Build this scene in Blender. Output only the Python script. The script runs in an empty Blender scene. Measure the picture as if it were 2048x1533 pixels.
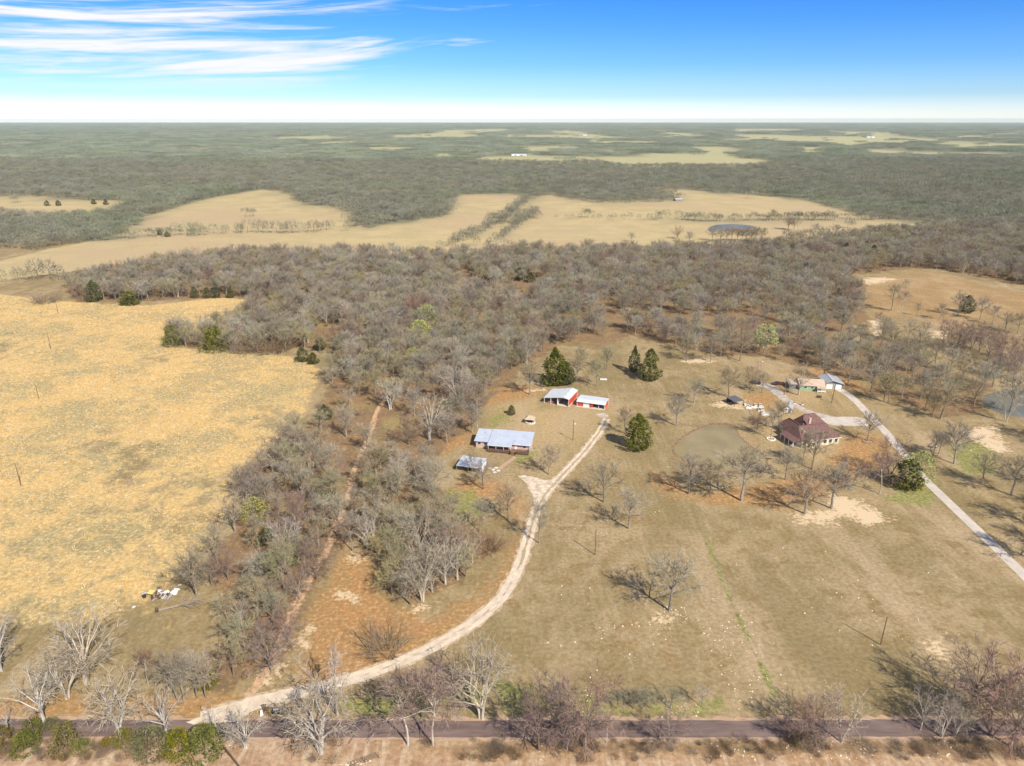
import bpy, math, random
import numpy as np
from mathutils import Vector, Matrix
SC = bpy.context.scene
COL = SC.collection
R = math.radians

# ------------------------------------------------------------ camera, sky, sun, exposure
F_PX, CAM_H, PCX, PCY = 1420.0, 120.0, 1024.0, 766.5
PITCH = math.atan((PCY - 238.0) / F_PX)
cam_d = bpy.data.cameras.new('camera'); cam = bpy.data.objects.new('camera', cam_d); COL.objects.link(cam)
cam_d.sensor_width = 36.0; cam_d.lens = 36.0 * F_PX / 2048.0
cam_d.clip_start = 1.0; cam_d.clip_end = 60000.0
cam.location = (0, 0, CAM_H); cam.rotation_euler = (R(90) - PITCH, 0, 0)
SC.camera = cam

SUN_AZ, SUN_EL = 144.0, 42.0          # clockwise from +Y, degrees above the horizon
sd = bpy.data.lights.new('sun', 'SUN'); sd.energy = 4.8; sd.angle = R(0.53); sd.color = (1.0, 0.95, 0.86)
sun = bpy.data.objects.new('sun', sd); COL.objects.link(sun)
sun.rotation_euler = (R(90 - SUN_EL), 0, R(180 - SUN_AZ)); sun.location = (60, -80, 300)

SC.view_settings.view_transform = 'Standard'; SC.view_settings.look = 'None'
SC.view_settings.gamma = 1.0; SC.view_settings.exposure = 0.65
SC.view_settings.use_curve_mapping = False
SC.cycles.max_bounces = 5; SC.cycles.diffuse_bounces = 2; SC.cycles.glossy_bounces = 2
SC.cycles.volume_bounces = 0; SC.cycles.transmission_bounces = 2

def nd(nt, t, **kw):
    n = nt.nodes.new(t)
    for k, v in kw.items(): setattr(n, k, v)
    return n
def setin(n, **kw):
    for k, v in kw.items(): n.inputs[k.replace('_', ' ')].default_value = v
def math_(nt, op, a, b=None, c=None, clamp=False):
    n = nt.nodes.new('ShaderNodeMath'); n.operation = op; n.use_clamp = clamp
    for i, v in enumerate((a, b, c)):
        if v is None: continue
        if isinstance(v, (int, float)): n.inputs[i].default_value = v
        else: nt.links.new(v, n.inputs[i])
    return n.outputs[0]
def mixc(nt, f, a, b, mode='MIX'):
    n = nt.nodes.new('ShaderNodeMix'); n.data_type = 'RGBA'; n.blend_type = mode
    for s, v in ((n.inputs[0], f), (n.inputs[6], a), (n.inputs[7], b)):
        if isinstance(v, (int, float)): s.default_value = v
        elif isinstance(v, (tuple, list)): s.default_value = tuple(v)[:3] + (1,)
        else: nt.links.new(v, s)
    return n.outputs[2]
def ss(nt, v, lo, hi, a=0.0, b=1.0):
    n = nt.nodes.new('ShaderNodeMapRange'); n.interpolation_type = 'SMOOTHSTEP'
    nt.links.new(v, n.inputs[0])
    for i, q in enumerate((lo, hi, a, b)): n.inputs[i + 1].default_value = q
    return n.outputs[0]
def noise(nt, vec, scale, detail=4, rough=0.55, dist=0.0):
    n = nt.nodes.new('ShaderNodeTexNoise'); n.inputs['Scale'].default_value = scale
    n.inputs['Detail'].default_value = detail; n.inputs['Roughness'].default_value = rough
    n.inputs['Distortion'].default_value = dist
    if vec is not None: nt.links.new(vec, n.inputs['Vector'])
    return n.outputs[0]

def build_world():
    w = bpy.data.worlds.new('World'); SC.world = w; w.use_nodes = True
    nt = w.node_tree; nt.nodes.clear(); L = nt.links.new
    out = nd(nt, 'ShaderNodeOutputWorld'); bg = nd(nt, 'ShaderNodeBackground'); bg.inputs[1].default_value = 0.08
    sky = nd(nt, 'ShaderNodeTexSky', sky_type='NISHITA'); sky.sun_disc = False
    sky.sun_elevation = R(SUN_EL); sky.sun_rotation = R(SUN_AZ); sky.altitude = 250
    sky.air_density = 1.0; sky.dust_density = 0.4; sky.ozone_density = 2.0
    tc = nd(nt, 'ShaderNodeTexCoord'); sep = nd(nt, 'ShaderNodeSeparateXYZ'); L(tc.outputs['Generated'], sep.inputs[0])
    x, y, z = sep.outputs
    # clear-air tint by elevation: pale at the horizon, saturated blue above
    ramp = nd(nt, 'ShaderNodeValToRGB'); L(math_(nt, 'MULTIPLY', z, 2.0), ramp.inputs[0])
    el = ramp.color_ramp.elements
    el[0].position = 0.0; el[0].color = SKY[0] + (1,)
    el[1].position = 1.0; el[1].color = SKY[-1] + (1,)
    for p, c in zip((0.055, 0.13, 0.22, 0.33, 0.6), SKY[1:-1]):
        e = el.new(p); e.color = c + (1,)
    col = mixc(nt, 1.0, sky.outputs[0], ramp.outputs[0], 'MULTIPLY')
    # cirrus, laid out by compass direction and elevation
    az = math_(nt, 'ARCTAN2', x, y); elv = math_(nt, 'ARCSINE', z)
    cv = nd(nt, 'ShaderNodeCombineXYZ')
    n0 = noise(nt, tc.outputs['Generated'], 3.0, 2)
    e2 = math_(nt, 'MULTIPLY_ADD', az, -0.045, elv)
    L(math_(nt, 'MULTIPLY', az, 2.7), cv.inputs[0]); L(math_(nt, 'MULTIPLY_ADD', n0, 1.1, math_(nt, 'MULTIPLY', e2, 44.0)), cv.inputs[1])
    cv.inputs[2].default_value = 3.7
    c1 = noise(nt, cv.outputs[0], 1.0, 7, 0.56, 0.7)
    cv2 = nd(nt, 'ShaderNodeCombineXYZ'); L(math_(nt, 'MULTIPLY', az, 14.0), cv2.inputs[0]); L(math_(nt, 'MULTIPLY', e2, 170.0), cv2.inputs[1])
    c2 = noise(nt, cv2.outputs[0], 1.0, 5, 0.6, 0.5)
    side = ss(nt, az, -0.45, 0.20, 1.0, 0.0)
    hgt = math_(nt, 'MULTIPLY', ss(nt, elv, 0.026, 0.06), ss(nt, elv, 0.6, 1.1, 1.0, 0.2))
    dens = math_(nt, 'ADD', math_(nt, 'MULTIPLY_ADD', c2, 0.22, c1), math_(nt, 'MULTIPLY_ADD', side, 0.34, -0.36))
    m = math_(nt, 'MULTIPLY', ss(nt, dens, 0.44, 0.67), hgt)
    m = math_(nt, 'MULTIPLY', m, ss(nt, az, 0.05, 0.5, 1.0, 0.0))
    col = mixc(nt, m, col, (CLOUD, CLOUD, CLOUD * 1.02))
    L(col, bg.inputs[0]); L(bg.outputs[0], out.inputs[0])
SKY = [(1.4, 1.5, 1.9), (0.66, 0.95, 1.45), (0.38, 0.73, 1.34), (0.24, 0.61, 1.28), (0.13, 0.53, 1.22), (0.17, 0.53, 1.15), (0.32, 0.58, 1.05)]
CLOUD = 7.8
build_world()

# ------------------------------------------------------------ helpers
def at(x, y, z=0.0):
    """Ground point (or point at height z) that the surveyed photo position x, y stands for."""
    u = (x - PCX) / F_PX; v = -(y - PCY) / F_PX
    d = np.array([u, math.cos(PITCH) + v * math.sin(PITCH), -math.sin(PITCH) + v * math.cos(PITCH)])
    t = (z - CAM_H) / d[2]
    return np.array([0, 0, CAM_H]) + t * d
def atxy(x, y): p = at(x, y); return (float(p[0]), float(p[1]))
def proj(P):
    P = np.asarray(P, float) - np.array([0, 0, CAM_H])
    c, s = math.cos(PITCH), math.sin(PITCH)
    dep = P[..., 1] * c - P[..., 2] * s; up = P[..., 1] * s + P[..., 2] * c
    return PCX + F_PX * P[..., 0] / dep, PCY - F_PX * up / dep
def tree_height(x, y, top):
    B = at(x, y); lo, hi = 0.5, 40
    for _ in range(30):
        m = (lo + hi) / 2
        if proj(B + np.array([0, 0, m]))[1] > top: lo = m
        else: hi = m
    return lo
def W(poly): return np.array([atxy(*p) for p in poly])
def sdist(P, poly):
    """Signed distance of points to a polygon, positive inside."""
    n = len(poly); d = np.full(len(P), 1e12); ins = np.zeros(len(P), bool)
    for i in range(n):
        a = poly[i]; b = poly[(i + 1) % n]; e = b - a; w = P - a
        t = np.clip((w @ e) / max(e @ e, 1e-9), 0, 1)
        q = w - t[:, None] * e; d = np.minimum(d, (q * q).sum(1))
        c = ((a[1] > P[:, 1]) != (b[1] > P[:, 1]))
        with np.errstate(divide='ignore', invalid='ignore'):
            xi = (b[0] - a[0]) * (P[:, 1] - a[1]) / (b[1] - a[1]) + a[0]
        ins ^= c & (P[:, 0] < xi)
    d = np.sqrt(d); return np.where(ins, d, -d)
def ldist(P, line):
    d = np.full(len(P), 1e12)
    for a, b in zip(line[:-1], line[1:]):
        e = b - a; w = P - a; t = np.clip((w @ e) / max(e @ e, 1e-9), 0, 1)
        q = w - t[:, None] * e; d = np.minimum(d, (q * q).sum(1))
    return np.sqrt(d)
def vnoise(P, s, seed=0):
    """Cheap smooth value noise, 0..1."""
    q = P * s + seed * 17.31; i = np.floor(q).astype(np.int64); f = q - i; f = f * f * (3 - 2 * f)
    def h(a, b):
        n = (a * 374761393 + b * 668265263 + seed * 974711) & 0x7fffffff
        n = ((n ^ (n >> 13)) * 1274126177) & 0x7fffffff
        return ((n ^ (n >> 16)) & 0xffff) / 65535.0
    a = h(i[:, 0], i[:, 1]); b = h(i[:, 0] + 1, i[:, 1]); c = h(i[:, 0], i[:, 1] + 1); d = h(i[:, 0] + 1, i[:, 1] + 1)
    return (a * (1 - f[:, 0]) + b * f[:, 0]) * (1 - f[:, 1]) + (c * (1 - f[:, 0]) + d * f[:, 0]) * f[:, 1]

class MB:
    """Collects shapes and links them as one mesh object."""
    def __init__(s): s.v = []; s.f = []
    def add(s, vs, fs):
        o = len(s.v); s.v += [tuple(map(float, p)) for p in vs]; s.f += [tuple(i + o for i in f) for f in fs]
    def box(s, c, d, rz=0.0, rx=0.0):
        m = Matrix.Rotation(rz, 3, 'Z') @ Matrix.Rotation(rx, 3, 'X')
        vs = [Vector(c) + m @ Vector((sx * d[0] / 2, sy * d[1] / 2, sz * d[2] / 2)) for sx in (-1, 1) for sy in (-1, 1) for sz in (-1, 1)]
        s.add(vs, [(0, 1, 3, 2), (4, 6, 7, 5), (0, 4, 5, 1), (2, 3, 7, 6), (0, 2, 6, 4), (1, 5, 7, 3)])
    def slab(s, pts, t):
        """Polygon pts with thickness t downwards along its normal."""
        P = [Vector(p) for p in pts]; n = (P[1] - P[0]).cross(P[2] - P[0]).normalized(); k = len(P)
        if n.z < 0: P = P[::-1]; n = -n
        s.add(P + [p - n * t for p in P], [tuple(range(k)), tuple(range(2 * k - 1, k - 1, -1))] + [(i, i + k, (i + 1) % k + k, (i + 1) % k) for i in range(k)])
    def tube(s, pts, rad, n=5, cap=True):
        P = [Vector(p) for p in pts]; o = len(s.v); k = len(P)
        for i, p in enumerate(P):
            d = (P[min(i + 1, k - 1)] - P[max(i - 1, 0)]).normalized()
            a = d.cross(Vector((0.3, 0.9, 0.1)) if abs(d.z) > 0.8 else Vector((0, 0, 1))).normalized(); b = d.cross(a)
            for j in range(n):
                q = p + (a * math.cos(2 * math.pi * j / n) + b * math.sin(2 * math.pi * j / n)) * rad[i]; s.v.append(tuple(q))
        for i in range(k - 1):
            for j in range(n):
                s.f.append((o + i * n + j, o + i * n + (j + 1) % n, o + (i + 1) * n + (j + 1) % n, o + (i + 1) * n + j))
        if cap: s.f.append(tuple(o + (k - 1) * n + j for j in range(n))); s.f.append(tuple(o + j for j in range(n - 1, -1, -1)))
    def mesh(s, name, m, smooth=False):
        me = bpy.data.meshes.new(name); me.from_pydata(s.v, [], s.f); me.update()
        if m: me.materials.append(m)
        if smooth: me.shade_smooth()
        return me
    def build(s, name, m, parent=None, smooth=False):
        return link(name, s.mesh(name, m, smooth), parent)
def link(name, me, parent=None):
    o = bpy.data.objects.new(name, me); COL.objects.link(o)
    if parent: o.parent = parent
    return o
def tag(o, label=None, cat=None, group=None, kind=None):
    for k, v in (('label', label), ('category', cat), ('group', group), ('kind', kind)):
        if v: o[k] = v
    return o
def empty(name, loc, rz=0.0, label=None, cat=None, group=None, scale=None):
    o = bpy.data.objects.new(name, None); COL.objects.link(o); o.location = loc; o.rotation_euler = (0, 0, rz)
    o.empty_display_size = 0.5
    if scale: o.scale = scale
    return tag(o, label, cat, group)

# ------------------------------------------------------------ materials
def mat(name, col, rough=0.85, var=0.12, scale=1.5, col2=None, bump=0.0, metal=0.0, spec=0.3, rnd=0.0, coord='Object', stretch=None):
    m = bpy.data.materials.new(name); m.use_nodes = True; nt = m.node_tree; L = nt.links.new
    b = nt.nodes['Principled BSDF']; b.inputs['Roughness'].default_value = rough; b.inputs['Metallic'].default_value = metal
    b.inputs['Specular IOR Level'].default_value = spec
    tc = nd(nt, 'ShaderNodeTexCoord'); v = tc.outputs[coord]
    if stretch:
        mp = nd(nt, 'ShaderNodeMapping'); mp.inputs['Scale'].default_value = stretch; L(v, mp.inputs[0]); v = mp.outputs[0]
    n = noise(nt, v, scale, 5, 0.6)
    c = mixc(nt, ss(nt, n, 0.3, 0.7), tuple(q * (1 - var) for q in col), tuple(q * (1 + var) for q in (col2 or col)))
    if rnd:
        oi = nd(nt, 'ShaderNodeObjectInfo')
        hs = nd(nt, 'ShaderNodeHueSaturation'); L(c, hs.inputs['Color'])
        L(math_(nt, 'MULTIPLY_ADD', oi.outputs['Random'], 2 * rnd, 1 - rnd), hs.inputs['Value'])
        r2 = math_(nt, 'FRACT', math_(nt, 'MULTIPLY', oi.outputs['Random'], 7.13))
        L(math_(nt, 'MULTIPLY_ADD', r2, 0.024, 0.488), hs.inputs['Hue'])
        r3 = math_(nt, 'FRACT', math_(nt, 'MULTIPLY', oi.outputs['Random'], 13.7))
        L(math_(nt, 'MULTIPLY_ADD', r3, 0.5, 0.75), hs.inputs['Saturation'])
        c = hs.outputs[0]
    L(c, b.inputs['Base Color'])
    if bump:
        bp = nd(nt, 'ShaderNodeBump'); bp.inputs['Strength'].default_value = bump; bp.inputs['Distance'].default_value = 0.05
        L(noise(nt, v, scale * 6, 4), bp.inputs['Height']); L(bp.outputs[0], b.inputs['Normal'])
    return m
M = {}
M['bark'] = mat('bark', (0.235, 0.19, 0.14), 0.95, 0.25, 3.0, rnd=0.25)
M['twig'] = mat('twig', (0.275, 0.225, 0.15), 0.95, 0.2, 1.0, rnd=0.2)
M['pale_bark'] = mat('pale_bark', (0.42, 0.365, 0.29), 0.9, 0.2, 2.5, rnd=0.12)
M['pale_twig'] = mat('pale_twig', (0.32, 0.27, 0.20), 0.9, 0.2, 1.0, rnd=0.14)
M['red_twig'] = mat('reddish_twig', (0.22, 0.145, 0.11), 0.95, 0.2, 1.0, rnd=0.16)
M['olive_twig'] = mat('lichen_twig', (0.27, 0.235, 0.135), 0.95, 0.2, 1.0, rnd=0.16)
M['brown_twig'] = mat('brown_twig', (0.21, 0.145, 0.09), 0.95, 0.25, 1.0, rnd=0.2)
M['far_twig'] = mat('far_twig', (0.235, 0.235, 0.155), 0.95, 0.2, 0.3, rnd=0.22)
def woods_mat(name, a, b_, c_, s1, s2, rnd):
    m = mat(name, a, 0.95, 0.15, 0.5, rnd=rnd); nt = m.node_tree; L = nt.links.new
    geo = nd(nt, 'ShaderNodeNewGeometry'); hs = [n for n in nt.nodes if n.type == 'HUE_SAT'][0]
    n1 = noise(nt, geo.outputs['Position'], s1, 4, 0.6); n2 = noise(nt, geo.outputs['Position'], s2, 4, 0.6)
    L(mixc(nt, ss(nt, n2, 0.5, 0.66), mixc(nt, ss(nt, n1, 0.38, 0.62), a, b_), c_), hs.inputs['Color']); return m
M['far_twig'] = woods_mat('far_twig', (0.23, 0.24, 0.16), (0.195, 0.215, 0.14), (0.15, 0.178, 0.11), 0.0035, 0.0016, 0.28)
M['mid_twig'] = woods_mat('mid_twig', (0.205, 0.188, 0.13), (0.175, 0.17, 0.112), (0.18, 0.195, 0.115), 0.006, 0.003, 0.28)
M['wood_twig'] = woods_mat('wood_twig', (0.295, 0.25, 0.18), (0.245, 0.20, 0.14), (0.275, 0.25, 0.165), 0.05, 0.018, 0.25)
M['cedar'] = mat('cedar_foliage', (0.072, 0.08, 0.019), 0.8, 0.4, 0.9, (0.11, 0.108, 0.027), rnd=0.2)
M['evergreen'] = mat('evergreen_foliage', (0.095, 0.102, 0.02), 0.75, 0.35, 1.2, (0.145, 0.135, 0.028), rnd=0.08)
M['rust_foliage'] = mat('rusty_foliage', (0.17, 0.11, 0.025), 0.8, 0.35, 1.2, (0.13, 0.12, 0.025), rnd=0.12)
M['young_leaf'] = mat('young_leaf', (0.32, 0.33, 0.09), 0.7, 0.25, 1.2, (0.36, 0.36, 0.12), rnd=0.12)
M['straw'] = mat('straw', (0.56, 0.385, 0.17), 0.9, 0.25, 0.4, (0.61, 0.44, 0.21), rnd=0.22)
# ------------------------------------------------------------ ground: one sheet to the horizon
FAR = 26000.0
def axis(lo, hi, step, ends, g=1.13):
    a = list(np.arange(lo, hi + 1e-6, step)); s = step
    while a[-1] < ends[1]: s *= g; a.append(a[-1] + s)
    s = step; b = []; q = lo
    while q > ends[0]: s *= g; q -= s; b.append(q)
    return np.array(b[::-1] + a)
Z_GOLD = [[(-500, 640), (0, 590), (150, 606), (300, 612), (440, 596), (490, 600), (410, 655), (320, 690), (450, 706), (600, 716), (636, 740), (622, 800), (590, 870), (500, 935), (480, 1010), (440, 1070), (410, 1120), (330, 1190), (240, 1235), (100, 1255), (-600, 1280)]]
Z_LOW = [(-600, 1020), (60, 1030), (250, 990), (470, 1000), (430, 1290), (-600, 1320)]
Z_GREY = [[(130, 900), (200, 850), (340, 880), (420, 950), (360, 1010), (260, 1010), (160, 960)], [(-200, 680), (60, 660), (90, 700), (0, 730), (-200, 740)], [(380, 950), (500, 930), (460, 1010), (390, 1050), (330, 1010)],
          [(200, 715), (350, 700), (420, 725), (300, 740)], [(480, 805), (570, 790), (600, 850), (520, 880), (450, 850)]]
Z_SOIL = [[(590, 1380), (610, 1240), (690, 1090), (740, 1120), (790, 1215), (880, 1235), (980, 1170), (1040, 1070), (1050, 1010), (1010, 960), (920, 960), (900, 1010), (1000, 1000), (1056, 1060), (1010, 1180), (910, 1270), (790, 1335), (660, 1385)],
          [(-900, 1500), (640, 1500), (900, 1495), (2900, 1490), (2900, 1800), (-900, 1800)],
          [(-600, 1395), (200, 1400), (480, 1385), (520, 1440), (-600, 1440)],
          [(820, 895), (880, 870), (946, 862), (940, 890), (890, 910), (850, 930)],
          [(960, 770), (1060, 770), (1090, 790), (1040, 800), (970, 810)],
          [(1290, 930), (1400, 990), (1560, 960), (1640, 940), (1700, 970), (1640, 1000), (1560, 1015), (1440, 1010), (1320, 985)],
          [(1690, 880), (1740, 860), (1790, 890), (1770, 930), (1680, 960), (1640, 930)],
          [(1490, 790), (1560, 785), (1540, 815), (1480, 805)],
          [(1560, 745), (1640, 735), (1720, 740), (1750, 790), (1690, 775), (1600, 752)],
          
          ]
Z_WARM = [[(1085, 1100), (1150, 1040), (1175, 1150), (1140, 1240), (1085, 1200)],
          [(1250, 1110), (1330, 1170), (1440, 1330), (1380, 1380), (1200, 1330), (1190, 1180)], [(1120, 950), (1200, 900), (1330, 960), (1330, 1080), (1180, 1040)], [(1430, 1060), (1620, 1075), (1700, 1090), (1500, 1110)]]
Z_GREEN = [[(970, 838), (1010, 822), (1020, 842), (985, 852)], [(1030, 905), (1070, 900), (1080, 915), (1040, 920)], [(700, 1410), (800, 1380), (880, 1400), (820, 1435), (700, 1440)], [(920, 1400), (1000, 1370), (1120, 1400), (1050, 1440)],
           [(1150, 1400), (1440, 1400), (1440, 1425), (1150, 1425)], [(1790, 975), (1880, 970), (1870, 1010), (1790, 1005)], [(1900, 890), (1990, 880), (1985, 950), (1930, 950)], [(620, 470), (710, 462), (720, 474), (640, 478)],
           [(870, 990), (960, 980), (960, 1030), (880, 1030)]]
Z_PALE = [[(1580, 1030), (1640, 1018), (1660, 985), (1720, 995), (1785, 1040), (1740, 1056), (1690, 1038), (1650, 1058), (1590, 1050)], [(1330, 720), (1400, 716), (1450, 722), (1400, 730)],
          [(1040, 780), (1090, 778), (1090, 786), (1045, 786)], [(1440, 798), (1500, 800), (1480, 822), (1420, 812)], [(1735, 640), (1762, 640), (1766, 668), (1742, 680)],
          [(1700, 560), (1760, 552), (1800, 560), (1740, 572)], [(1860, 660), (1900, 662), (1890, 680), (1860, 675)], [(1900, 860), (1990, 850), (2030, 905), (2000, 910)],
          [(700, 1090), (730, 1110), (725, 1130), (690, 1120)], [(660, 1180), (715, 1180), (712, 1215), (668, 1210)], [(820, 1212), (880, 1202), (870, 1225), (825, 1225)], [(590, 1270), (630, 1250), (630, 1290), (590, 1320)],
          [(500, 1345), (560, 1300), (560, 1350), (500, 1400)], [(1300, 1215), (1365, 1215), (1360, 1245), (1310, 1250)], [(1840, 1280), (1880, 1265), (1900, 1310), (1850, 1310)]]
# fields that lie in the far woods (mown, pale)
FIELDS = [[(-200, 560), (20, 518), (150, 488), (330, 470), (480, 466), (620, 460), (720, 452), (760, 458), (900, 462), (990, 484), (960, 505), (860, 512), (700, 508), (480, 503), (300, 522), (150, 542), (0, 562)],
          [(225, 476), (300, 430), (400, 400), (530, 377), (600, 390), (580, 402), (640, 412), (715, 424), (708, 456), (560, 466), (350, 472)],
          [(705, 462), (770, 450), (890, 434), (905, 412), (915, 388), (1052, 390), (1035, 420), (1000, 445), (940, 475), (880, 503), (800, 500)],
          [(1058, 434), (1055, 398), (1100, 391), (1200, 406), (1345, 404), (1360, 396), (1300, 377), (1450, 386), (1600, 398), (1690, 420), (1760, 438), (1400, 441), (1100, 434)],
          [(985, 492), (1040, 440), (1100, 433), (1400, 442), (1755, 440), (1900, 446), (2010, 457), (1800, 472), (1650, 480), (1500, 492), (1400, 490)],
          [(935, 478), (1030, 424), (1050, 392), (1062, 398), (1060, 436), (1040, 444), (990, 490)],
          [(-300, 392), (100, 394), (255, 404), (240, 428), (100, 436), (-300, 424)],
          [(945, 312), (1060, 309), (1200, 316), (1300, 308), (1450, 306), (1560, 322), (1500, 331), (1250, 331), (1200, 324), (950, 322)],
          [(705, 300), (740, 293), (832, 296), (790, 304)], [(860, 308), (910, 308), (910, 316), (868, 318)],
          [(525, 274), (680, 271), (694, 276), (560, 279)], [(760, 270), (900, 267), (960, 266), (950, 274), (780, 275)], [(1370, 294), (1470, 292), (1485, 303), (1395, 304)], [(865, 261), (1010, 257), (1030, 262), (880, 265)],
          [(1000, 270), (1180, 268), (1270, 274), (1200, 278), (1010, 274)], [(1315, 266), (1390, 266), (1420, 272), (1320, 274)], [(1430, 268), (1560, 271), (1720, 274), (1860, 283), (1700, 291), (1640, 286), (1530, 279)],
          [(1620, 262), (1760, 264), (1860, 275), (2050, 262), (2060, 269), (1860, 281), (1720, 272)], [(1690, 299), (1850, 296), (1800, 302), (2060, 304), (2060, 310), (1760, 311)], [(1580, 296), (1690, 292), (1640, 306), (1580, 304)],
          [(1180, 284), (1300, 281), (1330, 286), (1200, 289)], [(640, 284), (720, 281), (730, 285), (650, 288)], [(1880, 290), (2060, 286), (2060, 292), (1900, 296)], [(1450, 258), (1600, 257), (1620, 261), (1460, 262)], [(1030, 292), (1150, 290), (1160, 295), (1040, 297)], [(380, 296), (430, 294), (436, 298), (384, 300)],
          [(10, 263), (60, 264), (60, 266), (10, 265)], [(290, 262), (350, 261), (350, 264), (300, 264)], [(1100, 262), (1160, 261), (1170, 264), (1110, 265)], [(680, 265), (730, 264), (730, 267), (690, 268)]]
FIELDS = [[(x, y + (3.2 if y > sum(q[1] for q in p) / len(p) else 0)) for x, y in p] if max(q[1] for q in p) < 335 and min(q[1] for q in p) > 255 else p for p in FIELDS]
_rf = random.Random(31)
for _ in range(34):
    cy = _rf.uniform(256, 312); cx = _rf.choice((_rf.uniform(0, 2048), _rf.uniform(850, 2048), _rf.uniform(1200, 2048))); fw = _rf.uniform(14, 62); fh = 1.1 + (cy - 250) * 0.045
    FIELDS.append([(cx + fw * math.cos(a) * _rf.uniform(.7, 1.2), cy + fh * math.sin(a) * _rf.uniform(.7, 1.2)) for a in np.linspace(0, 6.283, 10)[:-1]])
RFIELD = [[(1690, 556), (1850, 538), (2060, 585), (2300, 640), (2300, 690), (2048, 640), (1960, 660), (1900, 690), (1840, 640), (1780, 650), (1760, 690), (1720, 640)]]
# woods (bases of the trees)
W_STRIP = [(425, 1390), (430, 1290), (440, 1190), (412, 1130), (470, 1050), (496, 955), (540, 920), (612, 850), (652, 790), (672, 740), (650, 690), (585, 700), (520, 705), (410, 700), (330, 690), (400, 660), (490, 640), (520, 600), (470, 595), (260, 605), (150, 600), (130, 575), (300, 535), (480, 512), (700, 514), (860, 520), (1000, 508), (1400, 506), (1640, 492), (1700, 478), (1880, 462), (2400, 450), (2400, 560), (2048, 575), (1990, 560), (1850, 535), (1690, 552), (1740, 640), (1640, 690), (1700, 720),
           (1740, 770), (1690, 760), (1640, 742), (1540, 716), (1400, 705), (1340, 690), (1260, 672), (1190, 700), (1120, 690), (1050, 735), (1000, 780), (975, 800), (940, 850), (930, 865), (850, 930), (880, 985), (900, 1030), (985, 1070), (975, 1115), (900, 1170), (850, 1205), (800, 1200), (745, 1115), (718, 1070), (690, 1090), (650, 1140), (600, 1230), (570, 1330), (520, 1345)]
W_RIGHT = [(1740, 660), (1800, 690), (1880, 740), (1990, 770), (1960, 830), (1870, 835), (1800, 800), (1740, 785), (1690, 740)]
W_CLEAR = [[(912, 545), (945, 542), (960, 588), (922, 592)], [(1212, 600), (1236, 604), (1250, 668), (1215, 680)], [(1050, 560), (1090, 563), (1082, 580), (1045, 580)],
           [(630, 655), (690, 650), (690, 690), (640, 700)], [(690, 1090), (745, 1080), (770, 1170), (790, 1230), (600, 1230), (640, 1150)]]
DRIVE = W([(400, 1436), (455, 1424), (500, 1406), (600, 1385), (720, 1354), (800, 1325), (880, 1288), (960, 1238), (1010, 1190), (1040, 1130), (1058, 1070), (1072, 1022), (1092, 985), (1130, 945), (1168, 905), (1198, 866), (1214, 838)])
TRACK = W([(497, 1392), (540, 1330), (580, 1240), (612, 1170), (650, 1110), (684, 1030), (700, 970), (712, 930), (735, 880), (756, 820), (790, 770)])
EDRIVE = W([(2300, 1420), (2048, 1150), (1940, 1046), (1850, 960), (1805, 905), (1775, 868), (1745, 838), (1718, 808), (1695, 788), (1672, 776)])
LOOP = W([(1735, 845), (1690, 840), (1645, 833), (1605, 820), (1575, 803), (1553, 784), (1540, 772), (1515, 768)])
POND = [(1349, 902), (1353, 888), (1380, 868), (1412, 854), (1440, 851), (1466, 857), (1480, 876), (1500, 893), (1525, 908), (1531, 926), (1520, 940), (1480, 943), (1440, 940), (1400, 930), (1368, 920)]
POND_R = [(1965, 800), (1985, 786), (2040, 780), (2200, 800), (2200, 850), (2048, 836), (1990, 822)]
POND_F = [(1418, 462), (1425, 452), (1450, 449), (1490, 450), (1510, 455), (1480, 462)]

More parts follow.
